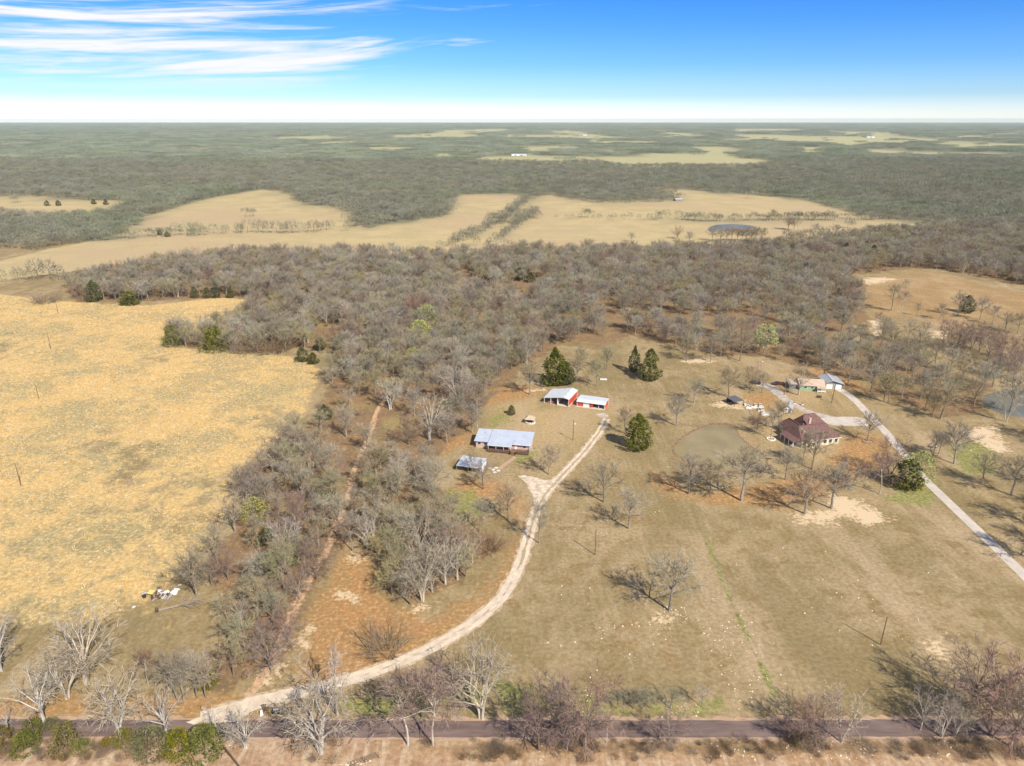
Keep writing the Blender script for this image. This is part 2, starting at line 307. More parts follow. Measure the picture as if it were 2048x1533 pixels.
def build_ground():
    xs = axis(-270, 270, 1.7, (-30000, 30000)); ys = axis(84, 470, 1.7, (-3000, FAR))
    X, Y = np.meshgrid(xs, ys); P = np.stack([X.ravel(), Y.ravel()], 1)
    nx, ny = len(xs), len(ys)
    idx = np.arange(nx * ny).reshape(ny, nx)
    q = np.stack([idx[:-1, :-1], idx[:-1, 1:], idx[1:, 1:], idx[1:, :-1]], -1).reshape(-1, 4)
    me = bpy.data.meshes.new('ground')
    me.vertices.add(len(P)); me.vertices.foreach_set('co', np.c_[P, np.zeros(len(P))].ravel())
    me.loops.add(q.size); me.loops.foreach_set('vertex_index', q.ravel().astype(np.int32))
    me.polygons.add(len(q)); me.polygons.foreach_set('loop_start', np.arange(0, q.size, 4, dtype=np.int32))
    me.update(calc_edges=True)
    def soft(polys, w, cap=None):
        r = np.zeros(len(P))
        for pl in polys:
            pw = W(pl); lo = pw.min(0) - 60; hi = pw.max(0) + 60
            k = np.where((P >= lo).all(1) & (P <= hi).all(1))[0]
            if len(k): r[k] = np.maximum(r[k], 1 / (1 + np.exp(-np.clip(sdist(P[k], pw) / w, -30, 30))))
        return r
    gold = soft(Z_GOLD, 3.0); gold = np.maximum(gold, 0.5 * soft([[(-700, 1000), (100, 1000), (430, 1080), (410, 1250), (330, 1300), (-700, 1380)]], 6.0)); gold *= 1 - 0.62 * soft(Z_GREY, 9.0) * (0.6 + 0.7 * vnoise(P, 0.08, 23))
    gold *= 1 - 0.42 * soft([Z_LOW], 9.0)
    soil = np.maximum(soft(Z_SOIL, 4.0), 0.42 * soft(Z_WARM, 7.0)); green = soft(Z_GREEN, 3.5); pale = soft(Z_PALE, 2.5)
    fl_ = ldist(P, W([(1400, 1050), (1430, 1120), (1470, 1215), (1515, 1310), (1556, 1402)])); green = np.maximum(green, 1.0 * np.exp(-(fl_ / 1.1) ** 2) * (0.6 + 0.4 * vnoise(P, 0.12, 7)))
    band = np.exp(-((P[:, 1] - 109.6) / 1.9) ** 2) * np.clip((P[:, 0] + 30) / 30, 0, 1)
    floor = np.maximum(soft([W_STRIP, W_RIGHT], 3.0), 0.9 * band)
    far_field = np.zeros(len(P))
    for pl in FIELDS:
        pw = W(pl); lo = pw.min(0) - 100; hi = pw.max(0) + 100
        k = np.where((P >= lo).all(1) & (P <= hi).all(1))[0]
        far_field[k] = np.maximum(far_field[k], 1 / (1 + np.exp(-np.clip(sdist(P[k], pw) / (2 + 0.004 * P[k, 1]), -30, 30))))
    rf_ = soft(RFIELD, 5.0); far_field = np.maximum(far_field, rf_ * 0.42); soil = np.maximum(soil, rf_ * 0.55)
    wood = np.where((P[:, 1] > 735) | (abs(P[:, 0]) > 900), 1.0, 0.0) * (1 - far_field)
    yard = soft([[(1540, 790), (1640, 745), (1700, 810), (1700, 835), (1620, 815), (1790, 880), (1720, 960), (1560, 930), (1500, 860)], [(970, 800), (1090, 790), (1230, 820), (1180, 880), (1090, 960), (1060, 900), (980, 860)]], 6.0)
    bank = np.exp(-np.clip(-sdist(P, W(POND)), 0, 60) / 2.2)
    def attr(name, a, b, c, d):
        at_ = me.attributes.new(name, 'FLOAT_COLOR', 'POINT'); at_.data.foreach_set('color', np.stack([a, b, c, d], 1).astype(np.float32).ravel())
    attr('zone_a', gold, soil, pale, green); attr('zone_b', floor, far_field, wood, yard)
    tr = np.zeros(len(P)); near = P[:, 1] < 450
    tr[near] = np.exp(-(ldist(P[near], TRACK) / 1.15) ** 2)
    v1 = np.exp(-(ldist(P, W([(1262, 740), (1290, 800), (1310, 870), (1330, 900)])) / 1.6) ** 2) * 0.55
    v2 = np.exp(-(np.abs(ldist(P, W([(100, 640), (104, 720), (90, 800), (70, 900), (40, 1000)])) - 0.9) / 0.5) ** 2)
    attr('zone_c', tr, np.maximum(v1, bank), v2, np.where(P[:, 1] < 112, 1.0, 0.0) * (1 - band))
    o = link('ground', me); tag(o, 'dry winter grassland with woods and pale fields to the horizon', None, None, 'structure')
    # material
    m = bpy.data.materials.new('ground'); m.use_nodes = True; nt = m.node_tree; L = nt.links.new
    b = nt.nodes['Principled BSDF']; b.inputs['Roughness'].default_value = 1.0; b.inputs['Specular IOR Level'].default_value = 0.05
    tc = nd(nt, 'ShaderNodeTexCoord'); v = tc.outputs['Object']
    def A(name):
        a = nd(nt, 'ShaderNodeAttribute', attribute_name=name); s = nd(nt, 'ShaderNodeSeparateColor'); L(a.outputs['Color'], s.inputs[0])
        return s.outputs[0], s.outputs[1], s.outputs[2], a.outputs['Alpha']
    g_, s_, p_, gr_ = A('zone_a'); f_, ff_, wd_, yd_ = A('zone_b'); tr_, bk_, rut_, so_ = A('zone_c')
    big = noise(nt, v, 0.03, 5, 0.6); mid = noise(nt, v, 0.16, 5, 0.62, 0.4); fine = noise(nt, v, 0.9, 5, 0.65); tiny = noise(nt, v, 4.5, 3, 0.7)
    huge = noise(nt, v, 0.004, 5, 0.6)
    mp = nd(nt, 'ShaderNodeMapping'); mp.inputs['Rotation'].default_value = (0, 0, R(22)); mp.inputs['Scale'].default_value = (0.5, 0.06, 1); L(v, mp.inputs[0])
    streak = noise(nt, mp.outputs[0], 1.0, 5, 0.6, 0.3)
    def edge(w, n, k, lo=0.38, hi=0.62): return ss(nt, math_(nt, 'MULTIPLY_ADD', math_(nt, 'ADD', n, -0.5), k, w), lo, hi)
    lawn = mixc(nt, ss(nt, big, 0.38, 0.62), (0.24, 0.18, 0.085), (0.325, 0.238, 0.125))
    lawn = mixc(nt, ss(nt, mid, 0.42, 0.68), lawn, (0.225, 0.155, 0.068))
    lawn = mixc(nt, math_(nt, 'MULTIPLY', ss(nt, streak, 0.5, 0.72), 0.45), lawn, (0.40, 0.305, 0.18))
    lawn = mixc(nt, math_(nt, 'MULTIPLY', ss(nt, math_(nt, 'ADD', mid, streak), 1.08, 1.3), 0.5), lawn, (0.21, 0.175, 0.08))
    lawn = mixc(nt, math_(nt, 'MULTIPLY', yd_, ss(nt, mid, 0.35, 0.6, 0.5, 0.95)), lawn, (0.40, 0.28, 0.135))
    mp2 = nd(nt, 'ShaderNodeMapping'); mp2.inputs['Rotation'].default_value = (0, 0, R(28)); mp2.inputs['Scale'].default_value = (0.05, 0.014, 1); L(v, mp2.inputs[0])
    wide_ = noise(nt, mp2.outputs[0], 1.0, 4, 0.6, 0.4)
    lawn = mixc(nt, math_(nt, 'MULTIPLY', ss(nt, wide_, 0.52, 0.66), 0.6), lawn, (0.39, 0.285, 0.165))
    lawn = mixc(nt, math_(nt, 'MULTIPLY', ss(nt, wide_, 0.36, 0.47, 1.0, 0.0), 0.65), lawn, (0.215, 0.16, 0.075))
    c = lawn
    soil = mixc(nt, ss(nt, mid, 0.35, 0.7), (0.36, 0.19, 0.075), (0.30, 0.19, 0.08))
    soil = mixc(nt, ss(nt, fine, 0.5, 0.72), soil, (0.44, 0.27, 0.125))
    c = mixc(nt, edge(s_, mid, 1.3, 0.3, 0.75), c, soil)
    grn = mixc(nt, ss(nt, fine, 0.35, 0.65), (0.17, 0.19, 0.05), (0.27, 0.24, 0.08))
    c = mixc(nt, math_(nt, 'MULTIPLY', edge(gr_, mid, 1.5), 0.8), c, grn)
    gold = mixc(nt, ss(nt, math_(nt, 'MULTIPLY_ADD', big, 0.75, math_(nt, 'MULTIPLY', mid, 0.5)), 0.54, 0.70), (0.32, 0.255, 0.125), (0.52, 0.35, 0.145))
    gold = mixc(nt, math_(nt, 'MULTIPLY', ss(nt, fine, 0.45, 0.7), 0.6), gold, (0.58, 0.415, 0.19))
    gold = mixc(nt, math_(nt, 'MULTIPLY', ss(nt, tiny, 0.5, 0.7), 0.45), gold, (0.34, 0.24, 0.09))
    gold = mixc(nt, math_(nt, 'MULTIPLY', rut_, 0.4), gold, (0.40, 0.30, 0.13))
    c = mixc(nt, edge(g_, mid, 1.0, 0.3, 0.6), c, gold)
    flo = mixc(nt, ss(nt, mid, 0.35, 0.65), (0.25, 0.15, 0.075), (0.185, 0.125, 0.066))
    flo = mixc(nt, ss(nt, fine, 0.55, 0.75), flo, (0.38, 0.25, 0.12))
    flo = mixc(nt, math_(nt, 'MULTIPLY', ss(nt, big, 0.52, 0.68), 0.7), flo, (0.29, 0.225, 0.09))
    c = mixc(nt, edge(f_, mid, 1.0), c, flo)
    fld = mixc(nt, ss(nt, big, 0.35, 0.65), (0.38, 0.295, 0.15), (0.45, 0.342, 0.172))
    fld = mixc(nt, ss(nt, huge, 0.45, 0.62), fld, (0.41, 0.30, 0.168))
    fld = mixc(nt, math_(nt, 'MULTIPLY', ss(nt, mid, 0.5, 0.75), 0.5), fld, (0.33, 0.26, 0.11))
    sy = nd(nt, 'ShaderNodeSeparateXYZ'); L(v, sy.inputs[0])
    fld = mixc(nt, ss(nt, sy.outputs[1], 1300, 2600), fld, (0.36, 0.325, 0.165))
    c = mixc(nt, edge(ff_, big, 0.5), c, fld)
    wcol = mixc(nt, ss(nt, huge, 0.35, 0.65), (0.15, 0.15, 0.095), (0.18, 0.17, 0.105))
    c = mixc(nt, wd_, c, wcol)
    pal = mixc(nt, ss(nt, fine, 0.35, 0.65), (0.62, 0.50, 0.33), (0.52, 0.36, 0.2))
    c = mixc(nt, edge(p_, math_(nt, 'MULTIPLY_ADD', fine, 0.5, math_(nt, 'MULTIPLY', mid, 0.6)), 2.6, 0.62, 0.95), c, pal)
    c = mixc(nt, edge(tr_, fine, 0.9, 0.35, 0.7), c, (0.47, 0.30, 0.17))
    c = mixc(nt, math_(nt, 'MULTIPLY', edge(bk_, mid, 0.8, 0.35, 0.8), 0.75), c, (0.37, 0.235, 0.125))
    verge = mixc(nt, ss(nt, mid, 0.35, 0.65), (0.40, 0.265, 0.165), (0.30, 0.185, 0.105))
    verge = mixc(nt, ss(nt, streak, 0.45, 0.65), verge, (0.46, 0.34, 0.225))
    c = mixc(nt, math_(nt, 'MULTIPLY', so_, 0.85), c, verge)
    # worn pale flecks and small-scale tone
    c = mixc(nt, math_(nt, 'MULTIPLY', ss(nt, math_(nt, 'MULTIPLY_ADD', mid, 0.6, fine), 1.02, 1.12), 0.5), c, (0.55, 0.43, 0.26))
    tone = math_(nt, 'MULTIPLY', ss(nt, fine, 0.25, 0.75, 0.74, 1.2), ss(nt, tiny, 0.25, 0.75, 0.84, 1.14))
    hs = nd(nt, 'ShaderNodeHueSaturation'); L(c, hs.inputs['Color']); L(tone, hs.inputs['Value'])
    L(hs.outputs[0], b.inputs['Base Color'])
    bp = nd(nt, 'ShaderNodeBump'); bp.inputs['Strength'].default_value = 0.6; bp.inputs['Distance'].default_value = 0.25
    L(math_(nt, 'MULTIPLY_ADD', fine, 0.6, math_(nt, 'MULTIPLY', tiny, 0.5)), bp.inputs['Height']); L(bp.outputs[0], b.inputs['Normal'])
    me.materials.append(m)
build_ground()

def strip(name, line, width, z, m, label, jit=0.25, seed=1, step=1.6):
    """A ragged-edged ribbon along a line."""
    r = random.Random(seed); pts = []
    for a, b in zip(line[:-1], line[1:]):
        n = max(1, int(np.hypot(*(b - a)) / step))
        pts += [a + (b - a) * k / n for k in range(n)]
    pts.append(line[-1]); pts = np.array(pts)
    for _ in range(6): pts[1:-1] = 0.25 * pts[:-2] + 0.5 * pts[1:-1] + 0.25 * pts[2:]
    v = []; f = []
    for i, p in enumerate(pts):
        d = pts[min(i + 1, len(pts) - 1)] - pts[max(i - 1, 0)]; d = d / np.hypot(*d); n = np.array([-d[1], d[0]])
        w = (width(i / len(pts)) if callable(width) else width) / 2
        for t in (-1, -0.5, 0.5, 1):
            q = p + n * t * (w + (r.uniform(-jit, jit) if abs(t) == 1 else 0)); v.append((q[0], q[1], z))
    for i in range(len(pts) - 1):
        for k in range(3): f.append((i * 4 + k, i * 4 + k + 1, i * 4 + 5 + k, i * 4 + 4 + k))
    me = bpy.data.meshes.new(name); me.from_pydata(v, [], f); me.update(); me.materials.append(m)
    bm_flip(me); return tag(link(name, me), label, None, None, 'structure')
def bm_flip(me):
    if me.polygons and me.polygons[0].normal.z < 0: me.flip_normals()
def sheet(name, poly, z, m, label, sub=4, jit=0.3, seed=1):
    P = W(poly); r = random.Random(seed); v = []
    n = len(P)
    for i in range(n):
        p0, p1, p2, p3 = P[i - 1], P[i], P[(i + 1) % n], P[(i + 2) % n]
        for k in range(sub):
            t = k / sub
            q = 0.5 * ((2 * p1) + (-p0 + p2) * t + (2 * p0 - 5 * p1 + 4 * p2 - p3) * t * t + (-p0 + 3 * p1 - 3 * p2 + p3) * t ** 3)
            v.append((q[0] + r.uniform(-jit, jit), q[1] + r.uniform(-jit, jit), z))
    me = bpy.data.meshes.new(name); me.from_pydata(v, [], [tuple(range(len(v)))]); me.update(); me.materials.append(m)
    bm_flip(me); return tag(link(name, me), label, None, None, 'structure')

M['gravel'] = mat('gravel', (0.51, 0.405, 0.285), 0.95, 0.09, 0.35, (0.56, 0.455, 0.33), bump=0.4)
M['track_gravel'] = mat('track_gravel', (0.44, 0.345, 0.24), 0.95, 0.2, 0.5, (0.54, 0.43, 0.31), bump=0.4)
M['concrete'] = mat('concrete', (0.47, 0.40, 0.325), 0.9, 0.1, 0.4, bump=0.1)
M['grey_gravel'] = mat('grey_gravel', (0.36, 0.30, 0.235), 0.95, 0.16, 0.4, (0.42, 0.35, 0.28), bump=0.3)
M['asphalt'] = mat('asphalt', (0.135, 0.09, 0.072), 0.9, 0.22, 0.5, (0.155, 0.108, 0.088), bump=0.2, stretch=(0.15, 1, 1))
M['shoulder'] = mat('road_shoulder', (0.42, 0.29, 0.19), 0.95, 0.25, 0.6, (0.34, 0.215, 0.125))
def water(name, col, col2, rough):
    m = mat(name, col, rough, 0.06, 0.06, col2, spec=0.45); nt = m.node_tree; b = nt.nodes['Principled BSDF']
    bp = nd(nt, 'ShaderNodeBump'); bp.inputs['Strength'].default_value = 0.05; bp.inputs['Distance'].default_value = 0.05
    tc = nd(nt, 'ShaderNodeTexCoord'); nt.links.new(noise(nt, tc.outputs['Object'], 1.2, 3), bp.inputs['Height']); nt.links.new(bp.outputs[0], b.inputs['Normal']); return m
M['pond'] = water('pond_water', (0.235, 0.182, 0.076), (0.285, 0.22, 0.095), 0.18)
M['pond_blue'] = water('pond_water_clear', (0.13, 0.125, 0.085), (0.16, 0.155, 0.11), 0.35)
LX = [np.array(p, float) for p in ((-700, 119.0), (-200, 115.6), (-60, 114.3), (60, 114.4), (160, 115.2), (700, 117.0))]
strip('road_shoulder', LX, 6.2, 0.004, M['shoulder'], 'gravel shoulder on both sides of the county road', 0.55, 3)
strip('road', LX, 4.4, 0.008, M['asphalt'], 'narrow asphalt county road crossing the bottom of the view', 0.14, 4)
M['verge'] = mat('driveway_verge', (0.37, 0.265, 0.15), 0.95, 0.2, 0.8, (0.43, 0.32, 0.20))
strip('driveway_verge', DRIVE, lambda t: 4.9 - 1.2 * t, 0.008, M['verge'], 'worn dusty edge along both sides of the gravel driveway', 0.6, 25)
strip('driveway', DRIVE, lambda t: 3.5 - 0.8 * t, 0.012, M['gravel'], 'pale gravel driveway curving from the road up to the house', 0.13, 5)
M['dry_turf'] = mat('dry_turf', (0.40, 0.305, 0.18), 0.95, 0.25, 0.9, (0.31, 0.23, 0.12))
strip('grass_centre', DRIVE[9:], 0.75, 0.020, M['dry_turf'], 'strip of dry grass between the wheel tracks of the upper driveway', 0.3, 15)
strip('wheel_wear', DRIVE[4:10] , 0.7, 0.020, mat('driveway_crown', (0.46, 0.355, 0.24), 0.95, 0.2, 0.4, (0.52, 0.42, 0.30)), 'slightly darker crown along the lower gravel driveway', 0.34, 16)
sheet('gravel_apron', [(1038, 953), (1062, 953), (1094, 961), (1128, 950), (1112, 972), (1094, 990), (1086, 1016), (1072, 1022), (1066, 996), (1054, 972)], 0.016, M['track_gravel'], 'pale gravel turning apron in front of the house', 5, 0.5)
sheet('driveway_mouth', [(372, 1446), (425, 1427), (470, 1405), (520, 1390), (560, 1388), (590, 1398), (545, 1410), (500, 1425), (470, 1444)], 0.010, M['gravel'], 'gravel mouth of the driveway at the road')
strip('east_driveway', EDRIVE, lambda t: 3.4 + 1.5 * max(0, t - 0.72), 0.012, M['concrete'], 'straight pale concrete driveway on the east side', 0.06, 6)
strip('loop_drive', LOOP, lambda t: 3.4 + 3.0 * t * t, 0.016, M['grey_gravel'], 'grey gravel loop between the green house and the maroon house', 0.25, 7)
sheet('parking_apron', [(1636, 838), (1660, 835), (1700, 834), (1728, 838), (1740, 852), (1700, 852), (1662, 850)], 0.020, M['concrete'], 'pale parking apron behind the maroon house', 3, 0.1)
sheet('concrete_pad', [(1192, 829), (1208, 827), (1217, 833), (1206, 837)], 0.016, M['grey_gravel'], 'small concrete pad at the top of the driveway', 3, 0.1)
M['mud'] = mat('wet_mud', (0.17, 0.105, 0.055), 0.8, 0.2, 0.8, (0.24, 0.15, 0.08))
sheet('pond_bank', [(1436 + (x - 1436) * 1.06, 897 + (y - 897) * 1.10) for x, y in POND], 0.006, M['mud'], 'wet brown mud rim of the pond', 6, 0.45)
tag(sheet('pond', POND, 0.012, M['pond'], 'muddy olive-brown pond beside the maroon-roofed house', 6, 0.25), kind='structure')
sheet('pond', POND_R, 0.012, M['pond_blue'], 'grey-green pond at the right edge among bare trees', 5, 0.4)
sheet('pond', POND_F, 0.012, M['pond_blue'], 'distant stock pond in the far pale field', 5, 0.6)
# ------------------------------------------------------------ buildings
M['blue_metal'] = mat('pale_blue_metal_roof', (0.44, 0.47, 0.52), 0.45, 0.06, 0.4, metal=0.15, spec=0.5, rnd=0.0)
M['grey_blue_metal'] = mat('weathered_metal_roof', (0.40, 0.42, 0.46), 0.5, 0.2, 0.8, (0.46, 0.48, 0.52), metal=0.15)
M['white_metal'] = mat('white_metal_roof', (0.56, 0.57, 0.57), 0.45, 0.07, 0.5, metal=0.1, spec=0.5)
M['grey_metal'] = mat('grey_metal_roof', (0.36, 0.36, 0.35), 0.55, 0.1, 0.5, metal=0.1)
M['red_metal'] = mat('red_metal_siding', (0.50, 0.065, 0.03), 0.55, 0.1, 0.6)
M['white_trim'] = mat('white_trim', (0.68, 0.65, 0.60), 0.6, 0.06, 1.0)
M['maroon'] = mat('maroon_shingles', (0.125, 0.064, 0.053), 0.85, 0.2, 1.6, (0.155, 0.082, 0.068), bump=0.3)
M['cream'] = mat('cream_siding', (0.60, 0.53, 0.36), 0.8, 0.07, 1.0)
M['dark_wood'] = mat('dark_brown_wood', (0.085, 0.05, 0.034), 0.85, 0.25, 2.0)
M['deck_wood'] = mat('deck_wood', (0.19, 0.10, 0.065), 0.85, 0.2, 1.5)
M['pink_wall'] = mat('pale_brick_wall', (0.47, 0.34, 0.27), 0.9, 0.12, 2.0)
M['glass'] = mat('dark_glass', (0.03, 0.035, 0.04), 0.1, 0.05, 1.0, spec=0.6)
M['black'] = mat('black_plastic', (0.02, 0.02, 0.02), 0.5, 0.1, 1.0)
M['green_wall'] = mat('mint_siding', (0.22, 0.37, 0.22), 0.8, 0.07, 1.0)
M['tan_roof'] = mat('tan_metal_roof', (0.45, 0.33, 0.24), 0.7, 0.1, 0.6)
M['slate'] = mat('slate_siding', (0.17, 0.18, 0.18), 0.8, 0.1, 1.0)
M['dark_roof'] = mat('dark_grey_roof', (0.115, 0.11, 0.11), 0.8, 0.12, 1.0)
M['grey_wood'] = mat('grey_weathered_wood', (0.25, 0.20, 0.15), 0.9, 0.2, 2.0)
M['thatch'] = mat('tan_shingle_roof', (0.42, 0.33, 0.22), 0.95, 0.2, 2.0)
M['pale_rock'] = mat('pale_rock', (0.58, 0.52, 0.43), 0.9, 0.2, 1.5)
M['soil_dark'] = mat('garden_soil', (0.16, 0.10, 0.06), 0.95, 0.3, 3.0)
M['pole'] = mat('pole_wood', (0.15, 0.09, 0.055), 0.9, 0.2, 2.0)
M['brick_path'] = mat('pinkish_path', (0.40, 0.25, 0.17), 0.95, 0.2, 1.5)
M['car_dark'] = mat('dark_car_paint', (0.045, 0.055, 0.07), 0.3, 0.05, 1.0, spec=0.6)
M['car_brown'] = mat('maroon_car_paint', (0.10, 0.035, 0.028), 0.3, 0.05, 1.0, spec=0.6)
M['silver'] = mat('silver_metal', (0.5, 0.5, 0.5), 0.4, 0.05, 1.0, metal=0.4)
M['yellow'] = mat('yellow_foam', (0.62, 0.44, 0.13), 0.9, 0.12, 1.0)
M['pink_tarp'] = mat('purple_tarp', (0.42, 0.14, 0.26), 0.7, 0.1, 1.0)

def one(name, fn, m, parent, **kw):
    mb = MB(); fn(mb); o = mb.build(name, m, parent)
    for k, v in kw.items(): o[k] = v
    return o
def box(name, c, d, m, parent, rz=0.0): return one(name, lambda b: b.box(c, d, rz), m, parent)
def ribbed(b, x0, x1, y0, z0, y1, z1, t=0.09, step=0.9, rib=0.05):
    """A metal roof plane between (y0, z0) and (y1, z1), with raised seams running down the slope."""
    b.slab([(x0, y0, z0), (x1, y0, z0), (x1, y1, z1), (x0, y1, z1)], t)
    n = max(1, int((x1 - x0) / step)); L = math.hypot(y1 - y0, z1 - z0); a = math.atan2(z1 - z0, y1 - y0)
    for i in range(1, n): b.box((x0 + (x1 - x0) * i / n, (y0 + y1) / 2, (z0 + z1) / 2 + 0.02), (rib, L - 0.04, 0.06), 0, a)
def window(parent, x, y, z, w, h, ax='x', face=-1, frame=None, name='window'):
    """Frame proud of the wall and a pane set into it. ax: the axis the wall runs along; face: side it looks to."""
    fm = frame or M['white_trim']; b = MB(); t = 0.1
    def bx(u, zz, du, dz, dep, off):
        c = (x + u, y + face * off, z + zz) if ax == 'x' else (x + face * off, y + u, z + zz)
        return c, ((du, dep, dz) if ax == 'x' else (dep, du, dz))
    for u, zz, du, dz in ((-w / 2, 0, t, h + t), (w / 2, 0, t, h + t), (0, h / 2, w - t, t), (0, -h / 2, w - t, t)): b.box(*bx(u, zz, du, dz, 0.1, 0.05))
    f = b.build(name, fm, parent); q = MB(); q.box(*bx(0, 0, w - t, h - t, 0.04, 0.022)); q.build('pane', M['glass'], f); return f
def door(parent, x, y, z0, w, h, m, ax='x', face=-1):
    b = MB(); c = (x, y + face * 0.04, z0 + h / 2) if ax == 'x' else (x + face * 0.04, y, z0 + h / 2)
    b.box(c, (w, 0.08, h) if ax == 'x' else (0.08, w, h)); d = b.build('door', m, parent)
    q = MB(); q.box((c[0] + (w * 0.4 if ax == 'x' else face * 0.06), c[1] + (face * 0.06 if ax == 'x' else w * 0.4), z0 + 1.0), (0.06, 0.06, 0.12)); q.build('handle', M['silver'], d); return d
def gable(b, x0, x1, y0, y1, ze, zr, along='x', t=0.16, over=0.4, hip0=0.0, hip1=0.0, pos=0.5):
    """Two roof planes (with hips where asked) over a rectangle."""
    def P(u, v, z): return (u, v, z) if along == 'x' else (v, u, z)
    (u0, u1, v0, v1) = (x0, x1, y0, y1) if along == 'x' else (y0, y1, x0, x1)
    vm = v0 + (v1 - v0) * pos; s = (zr - ze) / (vm - v0); s2 = (zr - ze) / (v1 - vm)
    A, B_ = u0 - over, u1 + over; r0, r1 = u0 - over + hip0, u1 + over - hip1; lo, lo2 = ze - over * s, ze - over * s2
    b.slab([P(A, v0 - over, lo), P(B_, v0 - over, lo), P(r1, vm, zr), P(r0, vm, zr)], t)
    b.slab([P(B_, v1 + over, lo2), P(A, v1 + over, lo2), P(r0, vm, zr), P(r1, vm, zr)], t)
    if hip0: b.slab([P(A, v1 + over, lo2), P(A, v0 - over, lo), P(r0, vm, zr)], t)
    if hip1: b.slab([P(B_, v0 - over, lo), P(B_, v1 + over, lo2), P(r1, vm, zr)], t)
def walls_gable(b, x0, x1, y0, y1, ze, zr, along='x', pos=0.5):
    """Walls as one closed body that follows a gable."""
    if along == 'x': prof = [(y0, -0.1), (y1, -0.1), (y1, ze), (y0 + (y1 - y0) * pos, zr), (y0, ze)]; a = [(x0, *p) for p in prof]; c = [(x1, *p) for p in prof]
    else: prof = [(x0, -0.1), (x1, -0.1), (x1, ze), (x0 + (x1 - x0) * pos, zr), (x0, ze)]; a = [(p[0], y0, p[1]) for p in prof]; c = [(p[0], y1, p[1]) for p in prof]
    b.add(a + c, [tuple(range(5)), tuple(range(9, 4, -1))] + [(i, i + 5, (i + 1) % 5 + 5, (i + 1) % 5) for i in range(5)])

def metal_roofed_house():
    h = empty('house', (-14.3, 250.3, 0), R(-11.2), 'long single-storey house with a pale blue metal roof and a brown front deck', 'house')
    def wl(b):
        # side walls climb to the back under the single-slope roof
        pr = [(0.3, -0.1), (8.0, -0.1), (8.0, 4.38), (0.3, 2.9)]
        a = [(0.2, y, z) for y, z in pr]; c = [(21.5, y, z) for y, z in pr]
        b.add(a + c, [(0, 1, 2, 3), (7, 6, 5, 4)] + [(i, i + 4, (i + 1) % 4 + 4, (i + 1) % 4) for i in range(4)])
    one('wall', wl, M['pink_wall'], h)
    k = 0.193
    def rf(b):
        ribbed(b, 5.34, 14.8, -2.3, 2.72, 8.4, 2.72 + 10.7 * k); ribbed(b, 14.8, 22.0, -0.5, 2.72 + 1.8 * k, 8.4, 2.72 + 10.7 * k)
    one('roof', rf, M['blue_metal'], h)
    one('roof', lambda b: ribbed(b, -0.4, 5.2, -0.3, 2.97, 8.2, 2.97 + 8.5 * k), M['blue_metal'], h)
    one('roof_edge', lambda b: b.slab([(5.2, -2.3, 2.70), (5.36, -2.3, 2.70), (5.36, 8.45, 4.80), (5.2, 8.45, 4.80)], 0.3), M['slate'], h)
    one('roof_patch', lambda b: b.slab([(14.9, -0.45, 3.16), (16.6, -0.45, 3.16), (16.6, 1.9, 3.62), (14.9, 1.9, 3.62)], 0.03), M['grey_blue_metal'], h)
    one('fascia', lambda b: (b.box((10.1, -2.33, 2.60), (9.4, 0.06, 0.2)), b.box((18.4, -0.53, 2.95), (7.2, 0.06, 0.2))), M['white_trim'], h)
    one('deck', lambda b: b.box((13.4, -1.3, 0.70), (15.8, 3.2, 0.12)), M['deck_wood'], h)
    one('skirting', lambda b: (b.box((9.8, -2.86, 0.30), (8.5, 0.08, 0.68)), b.box((19.3, -2.86, 0.30), (4.0, 0.08, 0.68)), b.box((21.26, -1.3, 0.3), (0.08, 3.1, 0.68)), b.box((5.54, -1.3, 0.3), (0.08, 3.1, 0.68))), M['dark_wood'], h)
    def rail(b):
        for x0, x1 in ((5.6, 14.6), (16.9, 21.2)):
            b.box(((x0 + x1) / 2, -2.82, 1.62), (x1 - x0, 0.09, 0.08)); b.box(((x0 + x1) / 2, -2.82, 0.92), (x1 - x0, 0.06, 0.06))
            for i in range(int((x1 - x0) / 0.3) + 1): b.box((x0 + i * 0.3, -2.82, 1.26), (0.06, 0.05, 0.66))
        b.box((21.2, -1.25, 1.62), (0.09, 3.0, 0.08)); b.box((5.6, -1.25, 1.62), (0.09, 3.0, 0.08))
        for i in range(9): b.box((21.2, -2.6 + i * 0.34, 1.2), (0.05, 0.05, 0.8)); b.box((5.6, -2.6 + i * 0.34, 1.2), (0.05, 0.05, 0.8))
    one('railing', rail, M['dark_wood'], h)
    for x in (5.7, 8.7, 11.7, 14.5): box('post', (x, -2.15, 1.72), (0.14, 0.14, 1.95), M['white_trim'], h)
    for i in range(4): box('step', (15.75, -3.0 - i * 0.3, 0.55 - i * 0.17), (1.9, 0.3, 0.12), M['deck_wood'], h)
    box('stair_rail', (14.75, -3.4, 1.0), (0.08, 1.4, 0.9), M['dark_wood'], h); box('stair_rail', (16.75, -3.4, 1.0), (0.08, 1.4, 0.9), M['dark_wood'], h)
    for x in (1.6, 3.9, 7.4, 10.2, 13.2, 19.4): window(h, x, 0.3, 1.95, 1.2, 1.1)
    door(h, 16.0, 0.3, 0.76, 1.0, 2.05, M['white_trim'])
    window(h, 21.5, 4.0, 2.1, 1.2, 1.1, 'y', 1)
    for x, y in ((3.0, 5.5), (9.0, 4.5), (12.2, 6.2), (18.5, 5.0)): one('roof_vent', lambda b: b.tube([(x, y, 3.2), (x, y, 4.75)], [0.09, 0.09], 6), M['silver'], h)
    one('gutter', lambda b: b.box((10.1, -2.42, 2.66), (9.4, 0.1, 0.1)), M['white_trim'], h)
    one('air_conditioner', lambda b: b.box((21.95, 2.2, 0.5), (0.8, 0.9, 1.0)), M['grey_metal'], h)
metal_roofed_house()
